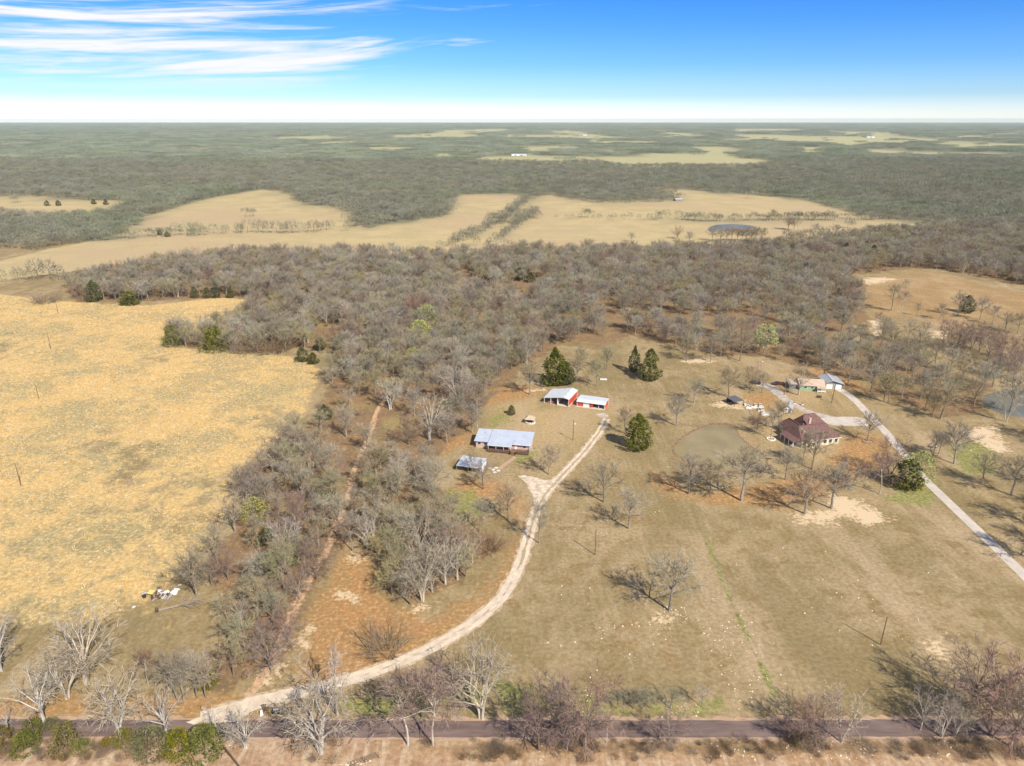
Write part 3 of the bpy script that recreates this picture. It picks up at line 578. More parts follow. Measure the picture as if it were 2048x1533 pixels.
def small_carport():
    h = empty('carport', (-20.3, 230.4, 0), R(-16.5), 'small open carport with a streaky pale blue metal roof, left of the front path', 'carport')
    one('roof', lambda b: ribbed(b, 0, 9.3, 0, 2.45, 7.4, 3.0, step=0.75), M['grey_blue_metal'], h)
    for x, y in ((0.2, 0.2), (4.6, 0.2), (9.1, 0.2), (0.2, 7.2), (4.6, 7.2), (9.1, 7.2)): box('post', (x, y, (2.34 + y * 0.074) / 2), (0.15, 0.15, 2.34 + y * 0.074), M['grey_wood'], h)
    one('back_wall', lambda b: b.box((4.65, 7.3, 1.42), (8.7, 0.08, 2.8)), M['grey_wood'], h)
    one('side_wall', lambda b: b.box((9.2, 3.7, 1.25), (0.1, 6.6, 2.3)), M['white_trim'], h)
    one('beam', lambda b: b.box((4.65, 0.2, 2.27), (9.2, 0.12, 0.2)), M['grey_wood'], h)
small_carport()
def red_barn():
    h = empty('barn', (14.4, 296.5, 0), R(-23.0), 'open-fronted red metal barn with a white roof and a lean-to on its left', 'barn')
    one('wall', lambda b: (b.box((11.55, 6.15, 1.78), (0.12, 12.3, 3.56)), b.box((9.0, 12.24, 1.8), (5.0, 0.12, 3.6)), b.box((3.1, 12.24, 1.25), (6.3, 0.12, 2.5))), M['red_metal'], h)
    one('partition', lambda b: b.box((6.3, 6.1, 1.8), (0.1, 12.1, 3.6)), M['white_trim'], h)
    one('roof', lambda b: (ribbed_x(b, 6.2, 3.78, 9.3, 4.35, -0.4, 12.6), ribbed_x(b, 9.3, 4.35, 11.95, 3.58, -0.4, 12.6)), M['white_metal'], h)
    one('lean_to_roof', lambda b: ribbed_x(b, -0.4, 2.55, 6.2, 3.62, 0.0, 12.4), M['white_metal'], h)
    one('gable_panel', lambda b: b.slab([(6.3, 0.02, 3.62), (11.5, 0.02, 3.5), (9.3, 0.02, 4.22)], 0.08), M['white_trim'], h)
    for x, z in ((0.1, 2.5), (3.2, 2.95), (6.35, 3.6), (11.5, 3.5)): box('post', (x, 0.1, z / 2), (0.18, 0.18, z), M['white_trim'], h)
    one('corner_trim', lambda b: (b.box((11.63, 0.05, 1.75), (0.06, 0.22, 3.5)), b.box((11.63, 12.25, 1.75), (0.06, 0.22, 3.5)), b.box((11.64, 6.15, 0.1), (0.05, 11.9, 0.2)), b.box((11.64, 6.15, 3.45), (0.05, 11.9, 0.14))), M['white_trim'], h)
    one('floor', lambda b: b.box((9.0, 5.8, 0.03), (5.0, 11.8, 0.1)), M['concrete'], h)
def ribbed_x(b, x0, z0, x1, z1, y0, y1, step=0.9):
    b.slab([(x0, y0, z0), (x1, y0, z1), (x1, y1, z1), (x0, y1, z0)], 0.09)
    n = int((y1 - y0) / step); L = math.hypot(x1 - x0, z1 - z0); a = math.atan2(z1 - z0, x1 - x0)
    for i in range(1, n):
        y = y0 + (y1 - y0) * i / n; d = Vector((math.cos(a), 0, math.sin(a))); nn = Vector((-math.sin(a), 0, math.cos(a)))
        p = Vector((x0, y, z0)) + nn * 0.01 + d * 0.02; q = Vector((x1, y, z1)) + nn * 0.01 - d * 0.02
        w = Vector((0, 0.03, 0)); u = nn * 0.05; b.add([p - w, p + w, q + w, q - w, p - w + u, p + w + u, q + w + u, q - w + u], [(4, 5, 6, 7), (0, 4, 7, 3), (1, 2, 6, 5), (0, 1, 5, 4), (3, 7, 6, 2)])
red_barn()
def loafing_shed():
    h = empty('shed', (29.0, 293.3, 0), R(-20.7), 'low red metal shed with a white roof, right of the open-fronted barn', 'shed')
    one('wall', lambda b: (b.box((12.5, 3.5, 1.2), (0.12, 6.9, 2.4)), b.box((6.3, 6.94, 1.25), (12.5, 0.12, 2.5)), b.box((0.06, 3.5, 1.15), (0.12, 6.7, 2.3)), b.box((1.3, 0.06, 1.1), (2.36, 0.12, 2.2)), b.box((6.55, 0.06, 1.1), (1.0, 0.12, 2.2))), M['red_metal'], h)
    one('roof', lambda b: (ribbed(b, -0.3, 12.9, -0.5, 2.22, 1.9, 2.95), ribbed(b, -0.3, 12.9, 1.9, 2.95, 7.3, 2.62)), M['white_metal'], h)
    door(h, 4.2, 0.14, 0.02, 2.9, 2.1, M['white_trim']); box('partition', (7.1, 3.5, 1.15), (0.1, 6.7, 2.3), M['red_metal'], h)
    for x in (9.8, 12.35): box('post', (x, 0.1, 1.1), (0.16, 0.16, 2.2), M['white_trim'], h)
    one('corner_trim', lambda b: (b.box((0.0, -0.04, 1.1), (0.2, 0.06, 2.2)), b.box((12.6, 0.02, 1.15), (0.06, 0.2, 2.3)), b.box((12.6, 6.9, 1.15), (0.06, 0.2, 2.3)), b.box((6.3, -0.06, 2.12), (12.3, 0.05, 0.14))), M['white_trim'], h)
    one('slab', lambda b: b.box((6.2, 1.2, 0.02), (12.9, 4.6, 0.12)), M['concrete'], h)
loafing_shed()
def well_house():
    h = empty('well_house', (7.6, 274.4, 0), R(-12), 'small stone well house with a tan pointed roof on the lawn', 'well house')
    for k in range(14):
        a = 6.283 * k / 14; one('stone', lambda b: b.box((2.0 * math.cos(a), 1.6 * math.sin(a), 0.3), (0.75, 0.5, 0.7), a + 1.57), M['pale_rock'], h)
    for x, y in ((-1.4, -1.1), (1.4, -1.1), (1.4, 1.1), (-1.4, 1.1)): box('post', (x, y, 1.2), (0.16, 0.16, 2.0), M['grey_wood'], h)
    one('roof', lambda b: b.add([(-2.1, -1.8, 2.0), (2.1, -1.8, 2.0), (2.1, 1.8, 2.0), (-2.1, 1.8, 2.0), (-0.5, 0, 3.5), (0.5, 0, 3.5)], [(0, 1, 5, 4), (1, 2, 5), (2, 3, 4, 5), (3, 0, 4), (3, 2, 1, 0)]), M['thatch'], h)
    one('well_cover', lambda b: b.box((0, 0, 0.45), (2.6, 2.0, 0.3)), M['soil_dark'], h)
well_house()
def maroon_house():
    h = empty('house', (112.4, 250.0, 0), R(14.5), 'large cream house with a maroon hipped roof beside the muddy pond', 'house')
    one('wall', lambda b: (b.box((8.5, 6.4, 1.45), (16.8, 12.8, 3.1)), b.box((14.2, 15.0, 1.45), (10.8, 5.6, 3.1)), b.box((4.7, 14.4, 1.5), (5.6, 7.0, 3.2))), M['cream'], h)
    one('roof', lambda b: gable(b, 0, 17, 0, 13.2, 3.0, 6.1, 'x', 0.18, 0.5, 3.2, 2.6, 0.52), M['maroon'], h)
    one('roof', lambda b: gable(b, 8.6, 19.8, 11.4, 18.4, 3.2, 6.9, 'x', 0.18, 0.45, 2.6, 4.2), M['maroon'], h)
    one('roof', lambda b: gable(b, 1.7, 7.8, 9.0, 18.0, 3.1, 5.7, 'y', 0.18, 0.4, 0.0, 2.6), M['maroon'], h)
    one('ridge_cap', lambda b: b.box((9.3, 6.86, 6.12), (11.0, 0.4, 0.1)), M['maroon'], h); one('ridge_cap', lambda b: b.box((13.3, 14.9, 6.92), (5.0, 0.4, 0.1)), M['maroon'], h); one('ridge_cap', lambda b: b.box((4.75, 12.2, 5.72), (0.4, 7.0, 0.1)), M['maroon'], h)
    one('wall', lambda b: walls_gable(b, 1.0, 5.6, -1.3, 1.0, 2.9, 4.5, 'y'), M['cream'], h)
    one('roof', lambda b: gable(b, 1.0, 5.6, -1.3, 4.6, 3.0, 4.66, 'y', 0.16, 0.4), M['maroon'], h)
    d = one('dormer', lambda b: walls_gable(b, 2.2, 4.4, 3.4, 7.2, 4.8, 5.8, 'y'), M['cream'], h)
    one('dormer_roof', lambda b: gable(b, 2.2, 4.4, 3.4, 7.2, 4.8, 5.8, 'y', 0.12, 0.3), M['maroon'], h)
    window(d, 3.3, 3.4, 4.5, 1.1, 0.9)
    one('chimney', lambda b: b.box((10.6, 10.6, 6.0), (0.9, 0.7, 2.4)), M['pink_wall'], h)
    one('porch_roof', lambda b: b.slab([(-3.4, 0.6, 2.5), (0.3, 0.6, 3.15), (0.3, 9.6, 3.15), (-3.4, 9.6, 2.5)], 0.16), M['maroon'], h)
    one('porch_floor', lambda b: b.box((-1.6, 5.0, 0.14), (3.2, 8.6, 0.3)), M['grey_wood'], h)
    for y in (1.0, 3.8, 6.4, 9.2): box('post', (-3.1, y, 1.4), (0.24, 0.24, 2.3), M['white_trim'], h)
    one('fascia', lambda b: (b.box((8.5, -0.52, 2.66), (18.0, 0.05, 0.24)), b.box((17.52, 6.6, 2.66), (0.05, 13.9, 0.24))), M['white_trim'], h)
    for x in (2.4, 4.2): window(h, x, -1.3, 1.55, 1.0, 1.3, frame=M['dark_wood'])
    for x in (7.6, 10.6, 13.0, 15.6): window(h, x, 0.0, 1.55, 1.1, 1.3, frame=M['dark_wood'])
    for y in (3.0, 7.0): window(h, 16.9, y, 1.6, 1.1, 1.2, 'y', 1)
    for y in (2.8, 7.6): window(h, 0.1, y, 1.6, 1.1, 1.2, 'y', -1)
    door(h, 0.1, 5.2, 0.3, 1.0, 2.1, M['dark_wood'], 'y', -1)
    one('garage_door', lambda b: (b.box((19.63, 13.6, 1.25), (0.08, 2.2, 2.3)), b.box((19.63, 16.4, 1.25), (0.08, 2.2, 2.3))), M['white_trim'], h)
maroon_house()
def green_house():
    h = empty('house', (135.6, 312.8, 0), R(-9.0), 'small mint green house with a tan roof north of the loop drive', 'house')
    one('wall', lambda b: walls_gable(b, 0, 11, 0, 9, 2.6, 4.3), M['green_wall'], h)
    one('roof', lambda b: gable(b, 0, 11, 0, 9, 2.68, 4.42, 'x', 0.12, 0.45), M['tan_roof'], h)
    one('wing_wall', lambda b: b.box((-2.3, 4.4, 1.2), (4.5, 6.5, 2.4)), M['slate'], h)
    one('wing_roof', lambda b: b.slab([(-4.8, 0.8, 2.35), (-0.5, 0.8, 2.55), (-0.5, 8.0, 2.55), (-4.8, 8.0, 2.35)], 0.12), M['tan_roof'], h)
    one('porch_roof', lambda b: b.slab([(7.4, -2.3, 2.15), (11.2, -2.3, 2.15), (11.2, 0.2, 2.55), (7.4, 0.2, 2.55)], 0.1), M['tan_roof'], h)
    for x in (7.6, 9.3, 11.0): box('post', (x, -2.1, 1.05), (0.16, 0.16, 2.0), M['white_trim'], h)
    one('porch_rail', lambda b: (b.box((8.45, -2.1, 0.75), (1.5, 0.07, 0.5)), b.box((10.15, -2.1, 0.75), (1.5, 0.07, 0.5))), M['white_trim'], h)
    window(h, 2.6, 0, 1.6, 1.2, 1.1); window(h, 5.6, 0, 1.6, 1.2, 1.1); door(h, 9.3, 0, 0.1, 1.0, 2.0, M['white_trim'])
green_house()
def grey_garage():
    h = empty('garage', (148.2, 314.6, 0), R(-7.5), 'white-fronted garage with a grey gabled metal roof beside the green house', 'garage')
    one('wall', lambda b: walls_gable(b, 0, 8, 0, 10, 2.9, 4.2, 'y', 0.4), M['slate'], h)
    one('roof', lambda b: gable(b, 0, 8, 0, 10, 2.98, 4.36, 'y', 0.12, 0.7, pos=0.4), M['grey_metal'], h)
    one('ridge_cap', lambda b: b.box((3.2, 5, 4.38), (0.5, 11.3, 0.08)), M['white_metal'], h)
    for x in (2.0, 6.0): box('garage_door', (x, -0.04, 1.2), (2.9, 0.1, 2.3), M['white_trim'], h)
    one('door_frame', lambda b: (b.box((4.0, -0.05, 1.25), (0.4, 0.12, 2.5)), b.box((4.0, -0.05, 2.55), (7.8, 0.12, 0.22))), M['grey_metal'], h)
grey_garage()
def garden_shed():
    h = empty('garden_shed', (118.6, 285.7, 0), R(-24), 'small grey-roofed garden shed with a white gable front', 'shed')
    one('wall', lambda b: walls_gable(b, 0, 3.1, 0, 5.6, 2.1, 3.1, 'y'), M['slate'], h)
    one('gable_front', lambda b: b.slab([(0, -0.03, 0), (3.1, -0.03, 0), (3.1, -0.03, 2.1), (1.55, -0.03, 3.1), (0, -0.03, 2.1)], 0.06), M['white_trim'], h)
    one('roof', lambda b: gable(b, 0, 3.1, 0, 5.6, 2.2, 3.25, 'y', 0.1, 0.3), M['grey_metal'], h)
    door(h, 2.2, -0.08, 0.05, 0.85, 1.9, M['slate']); window(h, 0.85, -0.08, 1.5, 0.7, 0.8)
    window(h, 0.0, 2.8, 1.4, 0.9, 0.7, 'y', -1)
garden_shed()
def dark_shelter():
    h = empty('shelter', (98.9, 292.2, 0), R(24), 'open shelter with a dark grey roof beside the dense bare oak', 'shelter')
    one('roof', lambda b: ribbed(b, -0.2, 5.0, -0.3, 2.3, 5.7, 2.65, step=0.6), M['dark_roof'], h)
    for x, y in ((0, 0), (4.8, 0), (0, 5.4), (4.8, 5.4)): box('post', (x, y, 1.1), (0.14, 0.14, 2.2), M['dark_wood'], h)
    one('back_wall', lambda b: b.box((2.4, 5.45, 1.1), (4.6, 0.08, 2.1)), M['dark_wood'], h)
dark_shelter()
BEDS = [(400, 640, 0.9, 2.0), (440, 655, 0.9, 2.0), (480, 668, .9, 2.0), (455, 690, 2.6, 0.9), (560, 640, 1.0, 2.0), (640, 640, 1.0, 2.2), (545, 680, 2.6, 0.9), (650, 670, 2.0, 0.9), (620, 715, 1.4, 3.2), (675, 745, 1.4, 3.2), (735, 785, 2.6, 1.1), (810, 775, 1.8, 1.1), (680, 792, 2.2, 1.1)]
for i, (zx, zy, w, d) in enumerate(BEDS):
    p = at(1440 + zx / 7.877, 730 + zy / 7.877); h = empty('raised_bed', (p[0], p[1], 0), R(-14), 'white-framed raised garden bed in the patch below the dark shelter' if i < 8 else 'white-framed raised garden bed in the patch beside the garden shed', 'garden bed', 'raised garden beds')
    one('frame', lambda b: (b.box((0, -d / 2, 0.28), (w, 0.12, 0.56)), b.box((0, d / 2, 0.28), (w, 0.12, 0.56)), b.box((-w / 2 + 0.06, 0, 0.28), (0.12, d - 0.12, 0.56)), b.box((w / 2 - 0.06, 0, 0.28), (0.12, d - 0.12, 0.56))), M['white_trim'], h)
    one('soil', lambda b: b.box((0, 0, 0.2), (w - 0.26, d - 0.14, 0.4)), M['soil_dark'] if i % 3 else M['pale_rock'], h)
def vehicle(name, x, y, rz, paint, label, pickup=False):
    P = at(x, y); h = empty(name, (P[0], P[1], 0), rz, label, 'pickup' if pickup else 'car')
    L, Wd = (5.4, 1.95) if pickup else (4.6, 1.8)
    def bd(b):
        pr = [(-L / 2, 0.38), (-L / 2 + 0.05, 0.9), (-L * 0.2, 1.0), (L * 0.28, 0.98), (L / 2 - 0.1, 0.82), (L / 2, 0.4)]
        a = [(u, -Wd / 2, z) for u, z in pr]; c = [(u, Wd / 2, z) for u, z in pr]; n = len(pr)
        b.add(a + c, [tuple(range(n)), tuple(range(2 * n - 1, n - 1, -1))] + [(i, (i + 1) % n, (i + 1) % n + n, i + n) for i in range(n)])
    one('body', bd, paint, h)
    x0, x1 = (-0.5, 1.1) if pickup else (-1.7, 0.9)
    def cab(b, o=0.0, z0=0.94, z1=1.5):
        b.add([(x0 - .25, -Wd / 2 + .08 - o, z0), (x1 + .55, -Wd / 2 + .08 - o, z0), (x1 + .55, Wd / 2 - .08 + o, z0), (x0 - .25, Wd / 2 - .08 + o, z0), (x0, -Wd / 2 + .2 - o, z1), (x1, -Wd / 2 + .2 - o, z1), (x1, Wd / 2 - .2 + o, z1), (x0, Wd / 2 - .2 + o, z1)], [(0, 1, 5, 4), (1, 2, 6, 5), (2, 3, 7, 6), (3, 0, 4, 7), (4, 5, 6, 7)])
    one('window', cab, M['glass'], h); one('roof', lambda b: b.box(((x0 + x1) / 2, 0, 1.54), (x1 - x0 + 0.06, Wd - 0.36, 0.08)), paint, h)
    if pickup: one('bed', lambda b: (b.box((-1.7, -Wd / 2 + .05, 1.1), (1.9, 0.1, 0.32)), b.box((-1.7, Wd / 2 - .05, 1.1), (1.9, 0.1, 0.32)), b.box((-2.6, 0, 1.05), (0.1, Wd - .2, 0.3))), paint, h)
    for sx in (-1, 1):
        for sy in (-1, 1):
            w = MB(); cx = sx * L * 0.31; k = 12
            vs = [(cx + 0.36 * math.cos(6.283 * i / k), sy * (Wd / 2 - 0.2), 0.36 + 0.36 * math.sin(6.283 * i / k)) for i in range(k)] + [(cx + 0.36 * math.cos(6.283 * i / k), sy * (Wd / 2 + 0.02), 0.36 + 0.36 * math.sin(6.283 * i / k)) for i in range(k)]
            w.add(vs, [tuple(range(k)), tuple(range(k, 2 * k))] + [(i, (i + 1) % k, (i + 1) % k + k, i + k) for i in range(k)]); w.build('wheel', M['black'], h)
    one('headlight', lambda b: b.box((L / 2 - 0.03, -Wd * 0.36, 0.68), (0.1, 0.35, 0.16)), M['silver'], h); one('headlight', lambda b: b.box((L / 2 - 0.03, Wd * 0.36, 0.68), (0.1, 0.35, 0.16)), M['silver'], h)
vehicle('parked_car', 1512, 768, R(150), M['car_dark'], 'black car parked at the far end of the grey gravel loop')
vehicle('pickup_truck', 1556, 770, R(176), M['car_brown'], 'dark maroon pickup parked left of the green house', True)

# ------------------------------------------------------------ poles, gates and yard things
def pole(x, y, top, label, group=None, arm=False, lean=(0, 0), rad=0.13, lamp=None, name='utility_pole', m=None, cat='pole'):
    P = at(x, y); hgt = tree_height(x, y, top); h = empty(name, (P[0], P[1], 0), 0, label, cat, group)
    one('shaft', lambda b: b.tube([(0, 0, -0.2), (lean[0] * 0.5, lean[1] * 0.5, hgt * 0.5), (lean[0], lean[1], hgt)], [rad * 1.15, rad, rad * 0.8], 7), m or M['pole'], h)
    if arm: one('crossarm', lambda b: b.box((lean[0], lean[1] - 0.16, hgt - 0.5), (1.6, 0.1, 0.12)), M['pole'], h); one('insulator', lambda b: [b.box((lean[0] + u, lean[1] - 0.16, hgt - 0.36), (0.1, 0.1, 0.16)) for u in (-0.7, 0.7)], M['white_trim'], h)
    if lamp: one('lamp', lambda b: (b.box((lean[0] + 0.35, lean[1], hgt - lamp), (0.7, 0.07, 0.07)), b.box((lean[0] + 0.6, lean[1], hgt - lamp - 0.25), (0.4, 0.4, 0.45))), M['white_trim'], h)
    return h
pole(1190, 1110, 1060, 'wooden utility pole in the lawn just right of the driveway bend')
pole(1761, 1290, 1234, 'tilted wooden utility pole at the lower right of the lawn', lean=(0.15, 0))
pole(746, 1314, 1243, 'tall wooden utility pole at the large leafless thicket')
pole(1146, 881, 840, 'wooden pole with a white lamp box in the yard between the house and the cedar', lamp=1.5)
pole(42, 972, 927, 'nearest wooden pole of the line across the golden field')
pole(78, 799, 771, 'second nearest pole of the line across the golden field')
pole(102, 699, 666, 'third pole of the line across the golden field')
pole(116, 625, 602, 'farthest pole of the line across the golden field, near the brown thicket')
pole(1663, 806, 768, 'brown leaning pole on the lawn inside the loop drive', lean=(0.6, 0.2), rad=0.17)
pole(1568, 791, 756, 'thin brown pole on the grass edge of the grey gravel loop')
pole(1517, 767, 722, 'slim pale lamp post with a white lamp beside the black car', rad=0.09, lamp=0.15, name='lamp_post', m=M['grey_wood'], cat='lamp post')
pole(955, 858, 797, 'thin pale antenna mast behind the left end of the metal-roofed house', rad=0.11, name='antenna_mast', m=M['pale_bark'], cat='mast')
h = empty('slanted_bar', (*at(484, 1540)[:2], 0), 0, 'thick dark bar slanting up from the bottom edge at the green bushes', 'pole')
b0 = at(484, 1540); b1 = at(449, 1495, 1.6); one('shaft', lambda b: b.tube([(0, 0, -0.2), tuple(b1 - b0)], [0.2, 0.16], 7), M['dark_wood'], h)  # thick dark tube, slanting from the ground and thinner at the top
b0 = at(439, 1526); b1 = at(448, 1497, 1.5); h = empty('fence_stake', (*b0[:2], 0), 0, 'thin slanted brown stake beside the thick dark bar', 'stake'); one('shaft', lambda b: b.tube([(0, 0, -0.2), tuple(b1 - b0)], [0.05, 0.04], 5), M['pole'], h)
def pipe_gate():
    a, c = at(702, 1536), at(757, 1516); d = c - a; L = float(np.hypot(d[0], d[1])); h = empty('metal_gate', (a[0], a[1], 0), math.atan2(d[1], d[0]), 'dark brown pipe gate standing at the bottom edge of the picture', 'gate')
    for z in (0.25, 0.62, 1.0, 1.38): one('rail', lambda b: b.tube([(0, 0, z), (L, 0, z)], [0.035, 0.035], 6), M['dark_wood'], h)
    for t in (0, 0.5, 1): one('upright', lambda b: b.box((L * t, 0, 0.72), (0.09, 0.09, 1.45)), M['dark_wood'], h)
pipe_gate()
def wood_gate():
    p = at(532, 1423); q = at(584, 1424); h = empty('wooden_gate', (p[0], p[1], 0), 0.0, 'brown wooden gate posts with a long rail at the mouth of the driveway', 'gate')
    for x in (-0.35, 0.1): one('post', lambda b: b.box((x, 0, 0.9), (0.2, 0.2, 2.1)), M['pole'], h)
    L = q[0] - p[0]; one('post', lambda b: b.box((L, 0.0, 0.6), (0.16, 0.16, 1.4)), M['pole'], h); one('rail', lambda b: b.box((L / 2 + 0.1, 0, 1.0), (L - 0.3, 0.1, 0.14)), M['pole'], h); one('rail', lambda b: b.box((-0.12, 0, 1.85), (0.9, 0.1, 0.12)), M['pole'], h)
wood_gate()
def bin_(): 
    p = at(553, 1428); h = empty('mailbox', (p[0], p[1], 0), 0, 'black box on a low stand beside the wooden gate', 'box')
    def bd(b):
        pr = [(-0.4, 0.3), (0.4, 0.3), (0.4, 0.9), (0.25, 1.15), (-0.25, 1.15), (-0.4, 0.9)]; a = [(-0.7, y, z) for y, z in pr]; c = [(0.7, y, z) for y, z in pr]; n = 6
        b.add(a + c, [tuple(range(n)), tuple(range(2 * n - 1, n - 1, -1))] + [(i, (i + 1) % n, (i + 1) % n + n, i + n) for i in range(n)])
    one('body', bd, M['black'], h); one('lid', lambda b: b.box((0, 0, 1.18), (1.1, 0.5, 0.05)), M['silver'], h)
    for x in (-0.5, 0.5): one('leg', lambda b: b.box((x, 0, 0.15), (0.1, 0.5, 0.3)), M['pole'], h)
bin_()
p = at(524, 1434); h = empty('sign_board', (p[0], p[1], 0), 0.5, 'small white board leaning left of the wooden gate', 'board')
one('panel', lambda b: b.slab([(-0.35, 0, 0.1), (0.35, 0.1, 0.1), (0.25, 0.5, 1.3), (-0.15, 0.4, 1.4)], 0.05), M['white_trim'], h); one('prop', lambda b: b.box((0, 0.6, 0.5), (0.06, 0.06, 1.1)), M['pole'], h)
def wire_fence():
    L_ = W([(1385, 1012), (1430, 1120), (1470, 1215), (1515, 1310), (1556, 1402)]); h = empty('wire_fence', (*L_[0], 0), 0, 'thin wire fence with a green grass line running down the lawn', 'fence')
    pts = []
    for a, c in zip(L_[:-1], L_[1:]):
        n = max(1, int(np.hypot(*(c - a)) / 3.5)); pts += [a + (c - a) * k / n for k in range(n)]
    pts.append(L_[-1]); mb = MB(); mb.box((0, 0, 0.6), (0.07, 0.07, 1.3)); me = mb.mesh('post', M['grey_wood'])
    for p in pts: o = link('post', me, h); o.location = (p[0] - L_[0][0], p[1] - L_[0][1], 0)
    for z in (0.5, 0.85, 1.15): one('wire', lambda b: b.tube([(p[0] - L_[0][0], p[1] - L_[0][1], z) for p in pts], [0.008] * len(pts), 3), M['grey_wood'], h)
wire_fence()
def rubbish():
    r = random.Random(4); c = at(318, 1192); h = empty('rubbish_heap', (c[0], c[1], 0), 0, 'heap of white, grey and yellow rubbish in the golden field', 'rubbish heap', None); h.scale = (1.25, 1.25, 1.1)
    one('mattress', lambda b: b.slab([(-2.4, -0.2, 0.9), (-1.2, -0.4, 0.8), (-0.9, 0.7, 1.0), (-2.1, 0.8, 1.1)], 0.2), M['yellow'], h)
    for k in range(10):
        x, y = r.uniform(-0.5, 3.6), r.uniform(0.3, 1.8); one('board', lambda b: b.box((x, y, r.uniform(0.2, 0.7)), (r.uniform(.5, 1.4), r.uniform(.3, .9), r.uniform(.06, .35)), r.uniform(0, 3), r.uniform(-.4, .4)), M['white_trim'], h)
    for k in range(34):
        x, y = r.gauss(0.5, 1.7), r.gauss(-0.1, 0.8); m = r.choice([M['grey_wood'], M['dark_wood'], M['silver'], M['grey_wood'], M['pale_rock']]); one('scrap', lambda b: b.box((x, y, r.uniform(0.1, 0.6)), (r.uniform(.3, 1.8), r.uniform(.1, .5), r.uniform(.08, .3)), r.uniform(0, 3), r.uniform(-.5, .5)), m, h)
    one('bag', lambda b: b.tube([(3.0, 0.8, 0), (3.0, 0.8, 0.4), (3.1, 0.9, 0.8), (3.1, 0.9, 0.95)], [0.5, 0.75, 0.5, 0.1], 8), M['white_trim'], h); one('bag', lambda b: b.tube([(-2.9, -0.5, 0), (-2.9, -0.5, 0.4), (-2.9, -0.5, 0.7)], [0.35, 0.45, 0.1], 8), M['black'], h)
rubbish()
for x, y, l in ((267, 1215, 'small white scrap lying left of the rubbish heap'), (359, 1171, 'small white scrap lying right of the rubbish heap')):
    p = at(x, y); o = one('scrap', lambda b: b.slab([(-0.4, -0.2, 0.12), (0.4, -0.25, 0.16), (0.5, 0.3, 0.2), (-0.2, 0.35, 0.14)], 0.1), M['white_trim'], None); o.location = (p[0], p[1], 0); tag(o, l, 'scrap')
def scrap_pile():
    r = random.Random(6); c = at(25, 666); h = empty('brush_pile', (c[0], c[1], 0), 0, 'low grey pile of scrap and limbs on the golden field by the left edge', 'scrap pile')
    for k in range(16):
        x, y = r.gauss(0, 3), r.gauss(0, 1.2); one('limb', lambda b: b.tube([(x, y, 0.2), (x + r.gauss(0, 1.6), y + r.gauss(0, 1), r.uniform(.3, 1.1))], [0.16, 0.08], 4), M['grey_wood'] if k % 3 else M['slate'], h)
scrap_pile()
def fallen_tree():
    r = random.Random(3); a, c = at(318, 1223), at(420, 1203); d = c - a; h = empty('fallen_tree', (a[0], a[1], 0), math.atan2(d[1], d[0]), 'fallen dead tree lying below the rubbish heap', 'tree')
    L = float(np.hypot(d[0], d[1])); one('trunk', lambda b: b.tube([(0, 0, 0.3), (L * 0.4, 0.2, 0.45), (L * 0.7, 0.1, 0.6)], [0.32, 0.22, 0.1], 7), M['grey_wood'], h)
    one('root_plate', lambda b: b.tube([(-0.5, 0, -0.1), (-0.45, 0, 0.5), (-0.5, 0.1, 1.4)], [0.35, 0.5, 0.1], 7), M['dark_wood'], h)
    def br(b):
        for k in range(34):
            t = r.uniform(0.3, 0.7); p = Vector((L * t, 0.15, 0.45)); q = p + Vector((r.uniform(0.8, 3.6), r.gauss(0, 1.7), r.uniform(-0.2, 1.2))); b.tube([p, p.lerp(q, .5) + Vector((0, 0, .3)), q], [0.08, 0.05, 0.015], 3, False)
            for m in range(3): s = p.lerp(q, r.uniform(.4, 1)); b.tube([s, s + Vector((r.uniform(.3, 1.2), r.gauss(0, .6), r.uniform(-.2, .5)))], [0.03, 0.01], 3, False)
    one('crown', br, M['grey_wood'], h)
fallen_tree()
def stone_ring(x, y, rad, m, label):
    c = at(x, y); h = empty('stone_ring', (c[0], c[1], 0), 0, label, 'stone ring'); r = random.Random(int(x))
    for k in range(16):
        a = 6.283 * k / 16; one('stone', lambda b: b.box((rad * math.cos(a), rad * math.sin(a), 0.14), (r.uniform(.5, .8), r.uniform(.35, .5), r.uniform(.25, .45)), a + 1.57), m, h)
stone_ring(1542, 879, 1.5, M['white_trim'], 'ring of white stones round the dark leaning trunk'); stone_ring(1737, 884, 2.0, M['grey_wood'], 'ring of dark stones round the bare tree by the parking apron')
p = at(1207, 760); h = empty('water_trough', (p[0], p[1], 0), R(-8), 'long white trough on the grass behind the red sheds', 'trough')
one('basin', lambda b: (b.box((0, -0.45, 0.3), (3.4, 0.08, 0.6)), b.box((0, 0.45, 0.3), (3.4, 0.08, 0.6)), b.box((-1.66, 0, 0.3), (0.08, 0.82, 0.6)), b.box((1.66, 0, 0.3), (0.08, 0.82, 0.6))), M['white_trim'], h); one('water', lambda b: b.box((0, 0, 0.2), (3.2, 0.8, 0.4)), M['pond_blue'], h)
p = at(1638, 796); h = empty('garden_bench', (p[0], p[1], 0), R(-10), 'dark low bench on the lawn before the green house', 'bench')
one('seat', lambda b: b.box((0, 0, 0.45), (2.2, 0.6, 0.08)), M['dark_wood'], h); one('backrest', lambda b: b.box((0, 0.3, 0.75), (2.2, 0.08, 0.5)), M['dark_wood'], h)
for x in (-0.95, 0.95): one('leg', lambda b: b.box((x, 0, 0.21), (0.1, 0.5, 0.42)), M['dark_wood'], h)
